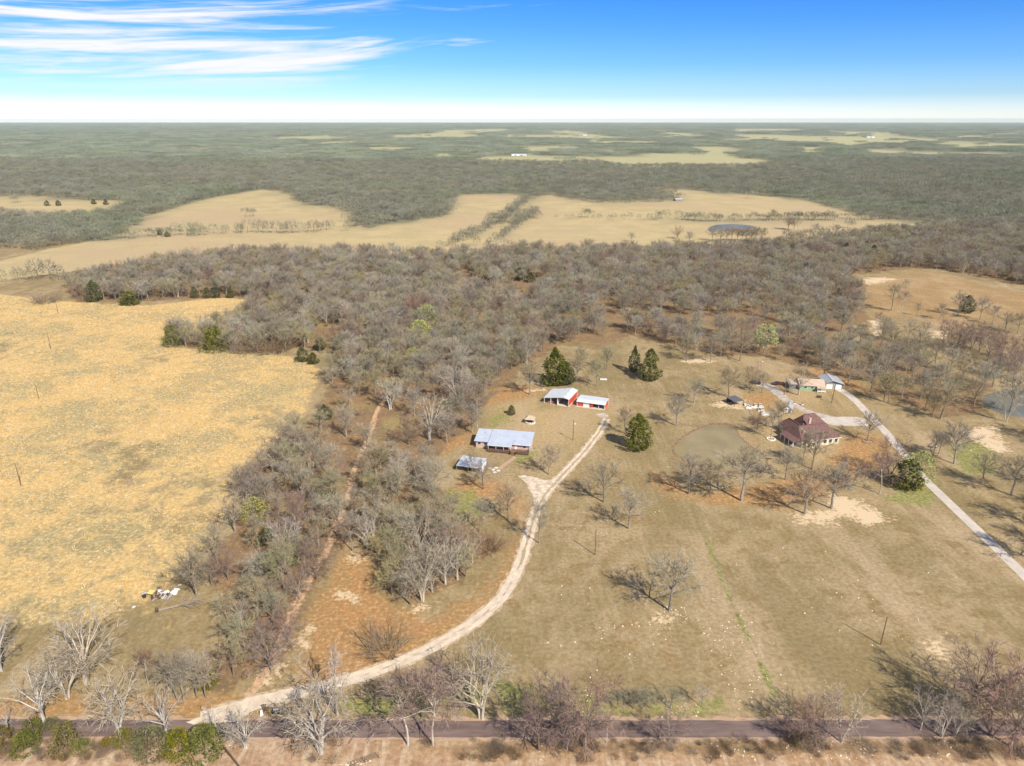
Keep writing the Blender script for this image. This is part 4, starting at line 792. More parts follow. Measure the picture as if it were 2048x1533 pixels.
for x, y, l in ((1588, 809, 'stone planter on the grass strip inside the loop drive, left one'), (1604, 811, 'stone planter on the grass strip inside the loop drive, right one')):
    p = at(x, y); h = empty('planter', (p[0], p[1], 0), 0, l, 'planter'); one('pot', lambda b: b.tube([(0, 0, 0), (0, 0, 0.3), (0, 0, 0.6)], [0.5, 0.65, 0.6], 10), M['pale_rock'], h); one('plant', lambda b: [b.tube([(0, 0, 0.5), (math.cos(k) * 0.5, math.sin(k) * 0.5, 1.2)], [0.05, 0.02], 3) for k in range(9)], M['dark_wood'], h)
for x, y, l, m in ((1869, 897, 'small white box between the two thin trees on the olive lawn', M['white_trim']), (1836, 946, 'small tan box on a post beside the dark broad cedar', M['cream'])):
    p = at(x, y); h = empty('box_on_post', (p[0], p[1], 0), 0.3, l, 'box'); one('post', lambda b: b.box((0, 0, 0.4), (0.14, 0.14, 0.9)), M['pole'], h); one('body', lambda b: b.box((0, 0, 1.35), (0.9, 0.7, 1.0)), m, h); one('lid', lambda b: b.box((0, 0, 1.88), (1.0, 0.8, 0.08)), M['grey_metal'], h)
r_ = random.Random(8); p = at(1094, 806); h = empty('tarp_bundle', (p[0] + 0.3, p[1] + 0.8, 0), R(-23), 'purple-pink tarp bundle under the lean-to of the barn', 'tarp')
one('cover', lambda b: b.tube([(0, 0, -0.05), (0.9, 0.1, 0.55), (2.0, 0.0, 0.7), (3.0, 0.1, 0.4), (3.7, 0, 0)], [0.2, 0.45, 0.5, 0.42, 0.1], 8), M['pink_tarp'], h)
strip('path', W([(1031, 914), (1020, 922), (1008, 931), (998, 938)]), 1.5, 0.012, M['brick_path'], 'pinkish brick path from the deck steps towards the carport', 0.05, 9)
for i, (x, y) in enumerate(((992, 936), (986, 940), (997, 942), (980, 937), (990, 945))):
    p = at(x, y); o = one('flagstone', lambda b: b.slab([(-0.8, -0.5, 0.06), (0.5, -0.7, 0.06), (0.9, 0.3, 0.06), (-0.2, 0.7, 0.06)], 0.12), M['pale_rock'], None); o.location = (p[0], p[1], 0); o.rotation_euler.z = i * 1.1; tag(o, 'pale flagstone at the lower end of the brick path', 'flagstone', 'flagstones at the path')
# cattle on the far field
def cow_mesh():
    b = MB(); b.tube([(-1.0, 0, 1.0), (-0.8, 0, 1.05), (0, 0, 1.0), (0.6, 0, 1.08), (1.0, 0, 1.15), (1.35, 0, 1.3), (1.55, 0, 1.25), (1.8, 0, 1.05)], [0.25, 0.4, 0.44, 0.42, 0.34, 0.2, 0.19, 0.1], 8)
    for x in (-0.75, 0.7):
        for y in (-0.22, 0.22): b.tube([(x, y, 0.95), (x + (0.06 if x < 0 else 0), y, 0.5), (x, y, 0)], [0.16, 0.08, 0.07], 5)
    b.tube([(-1.0, 0, 1.2), (-1.2, 0, 0.8), (-1.2, 0, 0.4)], [0.06, 0.04, 0.05], 4)
    return b.mesh('cow', M['black'], True)
cm = cow_mesh()
for i, (x, y) in enumerate(((1569, 467), (1584, 477), (1621, 476), (1633, 475), (1642, 469), (1616, 487), (1762, 460), (1686, 461), (1636, 456), (1599, 470), (1578, 463))):
    o = link('cow', cm); p = at(x, y); o.location = (p[0], p[1], 0); o.rotation_euler.z = i * 1.7; tag(o, 'black cow grazing on the far pale field', 'cow', 'cattle on the far field')
# buildings far off
for x, y, w, d, hh, m, rm, l in ((1030, 312, 26, 14, 6, 'white_trim', 'white_metal', 'left one of two white barns on the far field'), (1044, 312, 30, 14, 6, 'white_trim', 'white_metal', 'right one of two white barns on the far field'), (770, 292, 34, 16, 7, 'cream', 'red_metal', 'distant house with a reddish roof at the edge of a far clearing'), (1235, 290, 40, 20, 7, 'white_trim', 'grey_metal', 'distant pale house among dark trees right of the centre'),
                           (1165, 272, 60, 30, 9, 'white_trim', 'white_metal', 'far white building on a strip of pale field near the horizon'), (1740, 276, 50, 28, 9, 'white_trim', 'white_metal', 'far white building on the right-hand strip field near the horizon'), (1356, 402, 12, 8, 4, 'grey_wood', 'grey_metal', 'small grey shed at the wood corner beside the far upper field')):
    p = at(x, y); h = empty('farm_building', (p[0], p[1], 0), R(x % 40 - 20), l, 'building'); one('wall', lambda b: walls_gable(b, -w / 2, w / 2, -d / 2, d / 2, hh * 0.6, hh), M[m], h); one('roof', lambda b: gable(b, -w / 2, w / 2, -d / 2, d / 2, hh * 0.6 + 0.15, hh + 0.15, 'x', 0.15, 0.6), M[rm], h); one('door', lambda b: b.box((0, -d / 2 - 0.05, hh * 0.25), (w * 0.2, 0.1, hh * 0.5)), M['slate'], h)
# ------------------------------------------------------------ trees
def tree_mesh(seed, h=12.0, bole=0.28, width=1.0, limbs=9, branches=7, subs=4, twigs=4, r0=0.26, stems=1, lean=0.05, low=0.0, fine=0.022, twig_len=1.25, flat=1.0, wob=0.13, leader=0.0, emin=-0.12):
    """A bare tree: limbs fan out from the bole to an uneven domed crown, then branches, side branches and twigs.
    Returns (trunk with its limbs, crown of branches and twigs)."""
    r = random.Random(seed); T = MB(); C = MB()
    def rv(): return Vector((r.gauss(0, 1), r.gauss(0, 1), r.gauss(0, 1))).normalized()
    def reach(p, d, q, rad, mb, n, sides, w, tip=0.3):
        """A tube that sets off along d and bends over to q."""
        ln = (q - p).length; c1 = p + d * ln * 0.45; pts = []; rr = []
        off = Vector((0, 0, 0))
        for i in range(n + 1):
            t = i / n; off += rv() * (ln * w / n if 0 < i else 0)
            pts.append(p * (1 - t) ** 2 + c1 * 2 * t * (1 - t) + q * t * t + off); rr.append(rad * (1 - (1 - tip) * t))
        mb.tube(pts, rr, sides, False); return pts
    def along(pts, t):
        k = min(max(t, 0), 0.999) * (len(pts) - 1); i = int(k); return pts[i].lerp(pts[i + 1], k - i), (pts[i + 1] - pts[i]).normalized()
    cz, rz, rx = h * (0.60 - low), h * (0.42 + low) * flat, h * 0.5 * width
    squash = [(r.uniform(0, 6.28), r.uniform(0.72, 1.12)) for _ in range(5)]
    def shell(a, e, k=1.0):
        m = 1.0
        for sa, sk in squash: m *= 1 + (sk - 1) * max(0, math.cos(a - sa)) ** 3
        return Vector((math.cos(a) * math.cos(e) * rx * m * k, math.sin(a) * math.cos(e) * rx * m * k, cz + math.sin(e) * rz * k * (0.9 + 0.1 * m)))
    def twig(p, d):
        ln = twig_len * r.uniform(0.6, 1.5); q = p + (d + rv() * 0.3).normalized() * ln * 0.5; e = q + (d + rv() * 0.5).normalized() * ln * 0.5
        w = d.cross(rv()).normalized() * fine * r.uniform(0.7, 1.3)
        C.add([p - w, p + w, q + w * 0.75, q - w * 0.75, e], [(0, 1, 2, 3), (3, 2, 4)])
    for s in range(stems):
        a0 = 6.283 * s / stems + r.uniform(-.5, .5)
        off = Vector((math.cos(a0), math.sin(a0), 0)) * (0.25 if stems > 1 else 0); tl = r.uniform(0.18, 0.34) if stems > 1 else lean
        top = off + Vector((math.cos(a0) * tl, math.sin(a0) * tl, 1)) * h * (bole + 0.18 + leader)
        rs = r0 * (0.72 if stems > 1 else 1)
        tp = reach(off + Vector((0, 0, -0.15)), Vector((0, 0, 1)), top, rs, T, 5, 6, 0.06, 0.55)
        nl = limbs if stems == 1 else max(4, limbs // 2 + 1)
        for i in range(nl):
            a = a0 + (i * 2.399 if stems == 1 else r.uniform(-1.5, 1.5)) + r.uniform(-.3, .3)
            e = emin - low + (1.33 - emin + low) * ((i + r.random()) / nl) ** 0.9
            tgt = shell(a, e, r.uniform(0.80, 0.98)); st = bole / (bole + 0.18 + leader); u = st + (1 - st) * ((i + r.random() * 0.8) / nl)
            p, d = along(tp, u)
            d1 = ((tgt - p).normalized() + Vector((0, 0, 0.55)) + rv() * 0.15).normalized()
            lp = reach(p, d1, tgt, rs * (0.50 - 0.12 * i / nl), T, 5, 4, wob, 0.16)
            for j in range(branches):
                t = 0.22 + 0.78 * (j + r.random()) / branches; p2, dd = along(lp, t)
                o = Vector((p2.x, p2.y, (p2.z - cz) * 1.1)).normalized()
                d2 = (dd * 0.5 + o * 0.5 + rv() * 0.75 + Vector((0, 0, 0.18))).normalized(); ln = h * r.uniform(0.13, 0.23) * (1.1 - 0.45 * t)
                bp = reach(p2, (dd + d2).normalized(), p2 + d2 * ln, rs * 0.13 * (1.2 - 0.5 * t), C, 3, 3, 0.18, 0.35)
                for k in range(subs):
                    w = 0.25 + 0.75 * (k + r.random()) / subs; p3, d3 = along(bp, w)
                    d4 = (d3 * 0.5 + o * 0.25 + rv() * 0.7 + Vector((0, 0, 0.15))).normalized(); l4 = h * r.uniform(0.05, 0.11)
                    w4 = d4.cross(rv()).normalized() * fine * 1.7; q4 = p3 + d4 * l4
                    C.add([p3 - w4, p3 + w4, q4 + w4 * 0.6, q4 - w4 * 0.6], [(0, 1, 2, 3)])
                    for m_ in range(twigs): twig(p3.lerp(q4, r.uniform(0.2, 1.0)), (d4 * 0.7 + rv() * 0.7 + o * 0.2).normalized())
    return T, C
def low_tree(mb, r, ox, oy, h, n=46, wide=0.34, tw=0.11, zc=0.66, zr=0.30):
    """A far-off bare tree: trunk and a crown of coarse twigs."""
    mb.tube([(ox, oy, -0.2), (ox, oy, h * 0.5)], [h * 0.018, h * 0.010], 3, False)
    for k in range(n):
        a = r.uniform(0, 6.283); e = r.uniform(-0.5, 1.0); q = r.uniform(0.45, 1.0) ** 0.5
        c = math.sqrt(max(0, 1 - e * e * 0.8))
        p = Vector((ox + math.cos(a) * c * q * h * wide, oy + math.sin(a) * c * q * h * wide, h * (zc + zr * e * q)))
        d = Vector((math.cos(a) * c, math.sin(a) * c, e + 0.7)).normalized(); ln = h * r.uniform(0.10, 0.2)
        w = d.cross(Vector((r.gauss(0, 1), r.gauss(0, 1), r.gauss(0, 1)))).normalized() * tw * r.uniform(0.6, 1.5)
        mb.add([p - w, p + w, p + d * ln], [(0, 1, 2)])
def leaf_mass(seed, w, h, n, leaf, z0=0.0, shape='cone', lumps=9):
    """Foliage: leaf-sized faces in sprays, scattered through an uneven volume."""
    r = random.Random(seed); mb = MB()
    lob = [(r.uniform(0, 6.283), r.uniform(0.1, 0.95), r.uniform(0.5, 1.2)) for _ in range(lumps)]
    for k in range(n):
        t = r.random() ** (1.2 if shape == 'cone' else 0.9); a = r.uniform(0, 6.283)
        if shape == 'cone': rad = w * 0.5 * min(1, t * 3.5 + 0.55) * (1 - t ** 2.0) ** 0.75
        else: rad = w * 0.5 * math.sqrt(max(0.02, 1 - (max(t - 0.3, -0.3) / 0.72) ** 2))
        b = 1.0
        for (la, lt, ls) in lob:
            da = math.cos(a - la); dt = abs(t - lt)
            if da > 0.7 and dt < 0.14: b = max(b, 0.8 + ls * 0.4) if ls > 0.9 else min(b, ls)
        q = r.uniform(0.35, 1.0) ** 0.45 * rad * b
        p = Vector((math.cos(a) * q, math.sin(a) * q, z0 + t * (h - z0)))
        o = Vector((math.cos(a), math.sin(a), r.uniform(-0.3, 0.7))).normalized()
        s = leaf * r.uniform(0.6, 1.5)
        u = o.cross(Vector((r.gauss(0, 1), r.gauss(0, 1), r.gauss(0, 1)))).normalized() * s; v2 = (o + Vector((r.gauss(0, .6), r.gauss(0, .6), r.gauss(0, .6)))).normalized() * s
        mb.add([p - u * 0.6, p + u * 0.6, p + v2 * 1.3, p + u * 0.5 - v2 * 0.5], [(0, 1, 2), (1, 3, 2)])
    return mb
def brush_mesh(seed, w, h, n, width=0.03, droop=0.0):
    """Leafless thicket of many thin stems."""
    r = random.Random(seed); mb = MB()
    for k in range(n):
        a = r.uniform(0, 6.283); q = math.sqrt(r.random()) * w * 0.32; p = Vector((math.cos(a) * q, math.sin(a) * q, 0))
        o = Vector((math.cos(a), math.sin(a), 0)) * (q / w * 2.4); d = (o + Vector((r.gauss(0, .25), r.gauss(0, .25), 1.0))).normalized()
        ln = h * r.uniform(0.7, 1.1); pts = [p]
        for i in range(3):
            d = (d + o * (0.1 + droop) + Vector((r.gauss(0, .18), r.gauss(0, .18), -droop * 0.4))).normalized(); pts.append(pts[-1] + d * ln / 3)
        for i in range(3):
            w_ = d.cross(Vector((r.gauss(0, 1), r.gauss(0, 1), 0.1))).normalized() * width * (1 - i * 0.28)
            mb.add([pts[i] - w_, pts[i] + w_, pts[i + 1] + w_ * 0.7, pts[i + 1] - w_ * 0.7], [(0, 1, 2, 3)])
            for j in range(4):
                s = pts[i].lerp(pts[i + 1], r.random()); e = s + (d + Vector((r.gauss(0, .5), r.gauss(0, .5), r.gauss(0, .35)))).normalized() * h * r.uniform(0.12, 0.3)
                w2 = w_ * 0.55; mb.add([s - w2, s + w2, e], [(0, 1, 2)])
    return mb
KINDS = {}
UNIT = dict(cedar=10.0, bush=4.0, rust=4.0, brush=4.0)
def kind(name, trunk, crown):
    # bring every tree of a kind to one unit height
    ms = [m for m in (trunk, crown) if m]; zs = []
    for m in ms:
        a = np.empty(len(m.vertices) * 3); m.vertices.foreach_get('co', a); zs.append(a.reshape(-1, 3)[:, 2].max())
    k = UNIT.get(name, 12.0) / max(zs)
    for m in ms: m.transform(Matrix.Scale(k, 4))
    KINDS.setdefault(name, []).append((trunk, crown))
for s in range(6):
    T, C = tree_mesh(10 + s, 12, 0.30 + 0.03 * (s % 3), 0.98 + 0.1 * (s % 2), 11, 8, 4, 4, 0.29, fine=0.026, leader=0.10, emin=-0.02, wob=0.10)
    kind('oak', T.mesh('oak_trunk', M['bark']), C.mesh('oak_crown', M['twig']))
    ol = KINDS['oak'][-1][1].copy(); ol.name = 'olive_crown'; ol.materials[0] = M['olive_twig']
    KINDS.setdefault('olive', []).append((KINDS['oak'][-1][0], ol))
for s in range(4):
    T, C = tree_mesh(40 + s, 12, 0.36, 0.72, 9, 7, 4, 4, 0.2, leader=0.12)
    kind('tall', T.mesh('tall_trunk', M['bark']), C.mesh('tall_crown', M['twig']))
for s in range(5):
    T, C = tree_mesh(60 + s, 12, 0.2, 0.95, 10, 6, 4, 2, 0.32, stems=(1, 3, 2, 1, 3)[s], fine=0.024, wob=0.16, emin=-0.05, leader=0.08)
    kind('pale', T.mesh('pale_trunk', M['pale_bark']), C.mesh('pale_crown', M['pale_twig']))
for s in range(3):
    T, C = tree_mesh(80 + s, 12, 0.16, 1.05, 11, 7, 5, 4, 0.22, low=0.08, stems=(1, 2, 1)[s])
    kind('red', T.mesh('red_trunk', M['bark']), C.mesh('red_crown', M['red_twig']))
for s in range(3):
    T, C = tree_mesh(95 + s, 12, 0.42, 0.6, 8, 6, 4, 4, 0.13, lean=0.1, flat=0.8, leader=0.1)
    kind('slender', T.mesh('slender_trunk', M['pale_bark']), C.mesh('slender_crown', M['red_twig']))
for s in range(2):
    T, C = tree_mesh(110 + s, 12, 0.2, 0.85, 8, 5, 2, 1, 0.32, fine=0.03, wob=0.3, lean=0.15)
    kind('snag', T.mesh('snag_trunk', M['pale_bark']), C.mesh('snag_crown', M['pale_twig']))
for s in range(3):                      # cedars, unit height 10
    T = MB(); T.tube([(0, 0, -0.1), (0, 0, 3.0), (0, 0, 9)], [0.2, 0.15, 0.03], 5, False)
    kind('cedar', T.mesh('cedar_trunk', M['bark']), leaf_mass(200 + s, 6.6, 10, 2300, 0.34, 0.5, lumps=22).mesh('cedar_crown', M['cedar']))
for s in range(3):                      # evergreen bushes, unit height 4
    T = MB(); T.tube([(0, 0, -0.1), (0.1, 0, 1.2), (0, 0.1, 3)], [0.1, 0.08, 0.02], 4, False)
    kind('bush', T.mesh('bush_stem', M['bark']), leaf_mass(220 + s, 4.3, 4, 2400, 0.135, 0.05, 'round', 16).mesh('bush_foliage', M['evergreen']))
    T = MB(); T.tube([(0, 0, -0.1), (0.1, 0, 1.2), (0, 0.1, 3)], [0.1, 0.08, 0.02], 4, False)
    kind('rust', T.mesh('rust_bush_stem', M['bark']), leaf_mass(230 + s, 4.0, 4, 1700, 0.13, 0.05, 'round', 16).mesh('rust_bush_foliage', M['rust_foliage']))
for s in range(3):                      # leafless thickets, unit height 4
    kind('brush', brush_mesh(240 + s, 6, 4, 130).mesh('thicket_stems', M['brown_twig']), None)
for s in range(2):                      # trees coming into leaf
    T, C = tree_mesh(120 + s, 12, 0.28, 0.95, 8, 5, 3, 1, 0.22)
    lv = leaf_mass(260 + s, 9.5, 12, 1500, 0.26, 4.2, 'round'); C2 = MB(); C2.v, C2.f = lv.v, lv.f
    kind('leafing', T.mesh('leafing_trunk', M['bark']), C2.mesh('leafing_crown', M['young_leaf']))
NAME = dict(oak='oak_tree', olive='oak_tree', tall='bare_tree', pale='pale_tree', red='reddish_tree', slender='slender_tree', snag='dead_tree', cedar='cedar_tree', bush='evergreen_bush', rust='rusty_bush', brush='thicket', leafing='leafing_tree')
CAT = dict(cedar='cedar', bush='bush', rust='bush', brush='thicket')
TREES = []           # ground positions already taken, for the woods to keep clear of
rt = random.Random(5)
def plant(k, x, y, h, label, group=None, wide=1.0, var=None, at_world=None):
    P = at(x, y) if at_world is None else np.array([*at_world, 0.0])
    TREES.append((P[0], P[1])); ms = KINDS[k]; T, C = ms[rt.randrange(len(ms)) if var is None else var % len(ms)]
    s = h / UNIT.get(k, 12.0)
    if C is None:
        o = link(NAME[k], T); o.location = (P[0], P[1], 0); o.rotation_euler = (0, 0, rt.uniform(0, 6.28)); o.scale = (s * wide, s * wide, s)
        return tag(o, label, CAT.get(k, 'tree'), group)
    e = empty(NAME[k], (P[0], P[1], 0), rt.uniform(0, 6.28), label, CAT.get(k, 'tree'), group, (s * wide, s * wide, s))
    link('trunk' if k not in ('bush', 'rust') else 'stem', T, e); link('crown' if k not in ('bush', 'rust') else 'foliage', C, e)
    return e
# ------------------------------------------------------------ trees one by one
def T_(k, x, y, top, label, group=None, wide=1.0, f=1.06): return plant(k, x, y, tree_height(x, y, top) * f, label, group, wide)
ROW = 'bare roadside trees at the left'
# along the county road, from left to right
T_('pale', 2, 1342, 1240, 'pale oak cut off by the left edge of the picture above the road', wide=1.1)
T_('pale', 171, 1367, 1236, 'wide-spreading pale oak at the foot of the golden field', wide=1.35)
T_('pale', 135, 1397, 1298, 'smaller pale-limbed tree just below and left of the wide-spreading oak', wide=1.1)
T_('pale', 90, 1449, 1330, 'many-stemmed pale tree behind the green bush, left of the orange-green bush', wide=1.1)
T_('snag', 20, 1464, 1410, 'small bare whitish tree at the lower left corner beside the road')
T_('pale', 239, 1466, 1345, 'pale multi-stemmed tree on the near road edge, arching to the left', wide=1.1)
T_('pale', 335, 1472, 1370, 'pale tree rising between the two large green bushes by the road')
T_('snag', 437, 1467, 1402, 'leaning whitish tree at the right end of the large green bushes')
T_('slender', 297, 1372, 1300, 'olive-grey tree north of the road, first of the row of slender pale trunks')
for x, y, t in ((357, 1406, 1300), (368, 1404, 1310), (395, 1397, 1302), (412, 1397, 1312)):
    T_('tall', x, y, t, 'slender pale-trunked tree in the close row north of the road', 'slender pale trunks in a row')
T_('red', 439, 1358, 1290, 'reddish-twigged tree at the right end of the slender row')
T_('olive', 468, 1351, 1276, 'lichen-green bare tree at the corner of the golden field near the driveway mouth')
T_('red', 543, 1344, 1265, 'dark reddish bushy tree standing over the dirt track entrance', wide=1.25)
T_('pale', 492, 1495, 1420, 'small pale tree on the near verge right of the green bushes', wide=1.1)
T_('pale', 643, 1505, 1372, 'big pale many-armed tree on the near verge, branches over the road', wide=1.15)
T_('pale', 675, 1430, 1295, 'tall whitish twin-trunked tree between the driveway and the road')
T_('pale', 963, 1437, 1290, 'lone whitish tree with a long shadow on the grass above the road', wide=1.05)
T_('slender', 816, 1491, 1352, 'slender reddish tree with a crooked shadow across the road', wide=1.3)
T_('slender', 866, 1490, 1335, 'slender reddish tree with a pale trunk left of the metal gate shadow', wide=1.3)
T_('red', 845, 1437, 1350, 'small reddish tree on the grass verge left of the lone whitish tree')
for x, y, t in ((1078, 1498, 1372), (1132, 1498, 1365), (1170, 1498, 1352)):
    T_('red', x, y, t, 'reddish bare tree in the clump of three over the road', 'reddish trees over the road')
T_('slender', 1213, 1486, 1430, 'short thin pale tree right of the reddish clump by the road')
T_('red', 1336, 1493, 1425, 'low dark red bare tree alone on the near road edge', wide=1.3)
T_('red', 1598, 1486, 1405, 'reddish tree beside the orange bushes on the road edge')
T_('red', 1632, 1488, 1390, 'reddish tree just right of the orange bushes on the road edge')
T_('pale', 1681, 1484, 1380, 'whitish slim tree right of the orange bushes, beside the road')
for x, y in ((1841, 1460), (1882, 1474), (1910, 1470)):
    T_('pale', x, y, y - 85, 'short pale tree in the loose roadside row at the right', 'short pale roadside trees at the right', 0.8)
T_('red', 1940, 1414, 1296, 'large round reddish tree with a broad shadow at the lower right', wide=1.25)
T_('red', 1982, 1474, 1345, 'dark reddish tree in front of the large round one, lower right')
T_('red', 2021, 1493, 1330, 'bare reddish tree at the right edge of the picture beside the road', wide=1.1)
T_('red', 2075, 1440, 1330, 'bare reddish tree just beyond the lower right edge')
for x in (1234, 1267, 1285, 1301, 1341):
    T_('olive', x, 1418, 1372 + (x % 3) * 6, 'small lichen-pale tree in the short row on the far side of the road', 'row of small pale trees')
T_('tall', 1403, 1414, 1370, 'small grey tree at the right end of the short pale row')
# isolated trees on the lawn between the drives
T_('oak', 1338, 1222, 1106, 'lone bare oak with a wide shadow in the open lawn', wide=1.15)
T_('oak', 1257, 1058, 975, 'grey bare oak on the lawn, right-hand one of the pair east of the driveway', wide=1.1)
T_('oak', 1208, 1005, 918, 'grey bare oak on the lawn, left-hand one of the pair east of the driveway', wide=1.1)
T_('tall', 1078, 1087, 1000, 'upright bare tree at the inner edge of the driveway below the fork', wide=0.85)
T_('oak', 1017, 1042, 968, 'dense round bare tree west of the driveway below the small carport', wide=1.1)
T_('oak', 1098, 950, 885, 'brown-barked bare tree in front of the metal-roofed house beside the driveway fork', wide=1.1)
T_('oak', 967, 979, 915, 'bare tree on the right side of the small blue-roofed carport')
T_('tall', 945, 950, 905, 'bare tree in front of the small blue-roofed carport')
T_('oak', 1250, 868, 812, 'bare tree over the upper driveway, left of the conical cedar')
# round the ponds and the maroon house
T_('oak', 1377, 988, 903, 'thin bare tree at the near left shore of the muddy pond')
T_('oak', 1483, 1002, 888, 'largest bare tree on the near right shore of the muddy pond', wide=1.25)
T_('oak', 1610, 1028, 928, 'bare tree on the pale sandy patch, left one', wide=1.1)
T_('oak', 1662, 1017, 922, 'bare tree on the pale sandy patch, right one with a dark trunk', wide=1.1)
T_('oak', 1624, 939, 856, 'bare tree before the front wall of the maroon house, right one')
T_('tall', 1604, 927, 868, 'bare tree before the front wall of the maroon house, left one')
T_('slender', 1759, 989, 905, 'tall slim tree with a clean pale trunk left of the dark cedar', wide=1.3)
T_('red', 1779, 954, 872, 'round reddish-purple tree over the east driveway', wide=1.2)
T_('leafing', 1829, 982, 908, 'green-tinged tree touching the dark cedar on the east driveway')
T_('oak', 1735, 882, 822, 'bare tree in a ring of stones by the parking apron', wide=1.2)
T_('tall', 1541, 878, 820, 'dark leaning trunk in a white stone ring beside the maroon house', wide=0.8)
T_('red', 1513, 868, 818, 'thin reddish tree between the muddy pond and the garden beds')
T_('oak', 1353, 852, 790, 'bare tree above the far end of the muddy pond')
T_('olive', 1388, 806, 755, 'lichen-green bare tree with a round crown north of the muddy pond', wide=1.1)
T_('oak', 1457, 795, 730, 'dense bare oak beside the dark shelter roof', wide=1.15)
T_('tall', 1523, 787, 742, 'bare tree at the grey gravel loop')
T_('red', 1501, 778, 730, 'reddish bare tree left of the parked black car')
T_('pale', 1597, 791, 718, 'pale-trunked tree in front of the green house', wide=1.05)
T_('oak', 1646, 758, 700, 'dark-trunked tree behind the grey-roofed garage')
# savanna north of the homesteads
for x, y, t in ((1153, 764, 708), (1160, 738, 690), (1194, 773, 715), (1213, 740, 692)):
    T_('olive', x, y, t, 'thin bare tree in the open grove behind the red sheds', 'thin trees behind the red sheds')
for x, y, t in ((1373, 722, 665), (1421, 724, 664), (1480, 722, 660), (1441, 712, 662), (1365, 705, 655)):
    T_('oak', x, y, t, 'bare tree at the near edge of the wood, above the bare sandy strip', 'trees at the edge of the wood above the sandy strip')
T_('leafing', 1527, 712, 652, 'yellow-olive round tree at the edge of the wood above the parked black car', wide=1.1)
T_('oak', 1060, 790, 722, 'dark-trunked bare tree left of the red barn')
T_('oak', 944, 866, 800, 'bare tree behind the left end of the metal-roofed house')
T_('pale', 917, 806, 722, 'whitish dead-looking tree in the wood behind the metal-roofed house', wide=1.1)
T_('pale', 859, 880, 790, 'big pale-branched tree in the wood left of the metal-roofed house', wide=1.2)
T_('pale', 790, 690, 640, 'pale-branched tree in the middle of the dense wood')
# loose grove on the right
for x, y, t, k in ((1783, 622, 566, 'tall'), (1803, 627, 580, 'slender'), (1755, 658, 622, 'slender'), (1833, 632, 605, 'tall'), (1915, 632, 580, 'oak'), (1810, 585, 555, 'tall'), (1960, 640, 590, 'oak'), (1985, 650, 610, 'tall'), (2010, 662, 620, 'oak'), (2035, 668, 622, 'oak'), (1880, 640, 605, 'oak')):
    T_(k, x, y, t, 'bare tree standing loose on the tan clearing at the upper right', 'trees on the tan clearing', 1.0)
for x, y, t in ((1888, 697, 632), (1911, 705, 640), (1925, 699, 640), (1943, 696, 642), (1958, 703, 640), (1975, 722, 650), (2003, 738, 665), (1997, 756, 700), (2026, 760, 690), (1850, 665, 640), (1990, 715, 655), (2040, 735, 670)):
    T_('red', x, y, t, 'brownish tree in the open grove between the tan clearing and the right-edge pond', 'open grove above the right-edge pond')
for x, y, t in ((1866, 836, 790), (1840, 799, 735), (1823, 765, 700), (1776, 807, 738), (1768, 803, 742), (1803, 797, 748), (1741, 785, 728), (1713, 760, 710), (1695, 771, 715), (1809, 728, 672), (1798, 720, 670), (1769, 770, 712), (1750, 745, 690), (1850, 750, 700), (1880, 775, 720), (1730, 730, 680)):
    T_('oak' if x % 2 else 'olive', x, y, t, 'bare tree in the grove east of the grey-roofed garage', 'grove east of the garage')
T_('oak', 1881, 838, 765, 'wide-armed bare tree at the near edge of the grove east of the garage', wide=1.3)
T_('oak', 1947, 816, 752, 'bare tree with a forked trunk left of the right-edge pond')
T_('pale', 2011, 844, 770, 'pale tree on the near bank of the right-edge pond, front one')
T_('oak', 2020, 824, 740, 'tree on the near bank of the right-edge pond, rear one', wide=1.1)
T_('oak', 1908, 928, 842, 'tall spreading tree on the olive lawn east of the driveway', wide=1.15)
T_('oak', 1964, 966, 900, 'narrow upright tree on the olive lawn near the right edge')
T_('oak', 2022, 991, 905, 'bare tree by the right edge on the olive lawn', wide=1.1)
T_('tall', 1865, 914, 862, 'left one of two thin trees on the olive lawn by the east driveway')
T_('tall', 1877, 908, 864, 'right one of two thin trees on the olive lawn by the east driveway')
for x, y, t in ((1700, 700, 650), (1720, 690, 640), (1668, 720, 662), (1655, 735, 680), (1640, 725, 670), (1760, 700, 645), (1790, 735, 680), (1815, 690, 635), (1835, 710, 655), (1870, 730, 672), (1900, 745, 690), (1925, 765, 705), (1960, 780, 720), (1985, 775, 715)):
    T_('oak' if x % 3 else 'tall', x, y, t, 'bare tree in the loose wood between the garage and the tan clearing', 'loose wood north-east of the garage')
T_('oak', 1556, 860, 800, 'bare tree against the left end of the maroon roof', wide=1.1)
T_('oak', 1420, 985, 925, 'low bare tree on the near shore between the two pond oaks', wide=1.2)
T_('oak', 1570, 960, 890, 'bare tree between the muddy pond and the maroon house front', wide=1.1)
T_('red', 1700, 975, 905, 'reddish bare tree behind the pale sandy patch', wide=1.1)
for x, y in ((2090, 1060), (2130, 1105), (2160, 1040), (2120, 985), (2110, 890), (2090, 1130)):
    T_('oak', x, y, y - 95, 'bare tree beyond the right edge that throws its shadow on the lawn', 'trees just outside the right edge', 1.1)
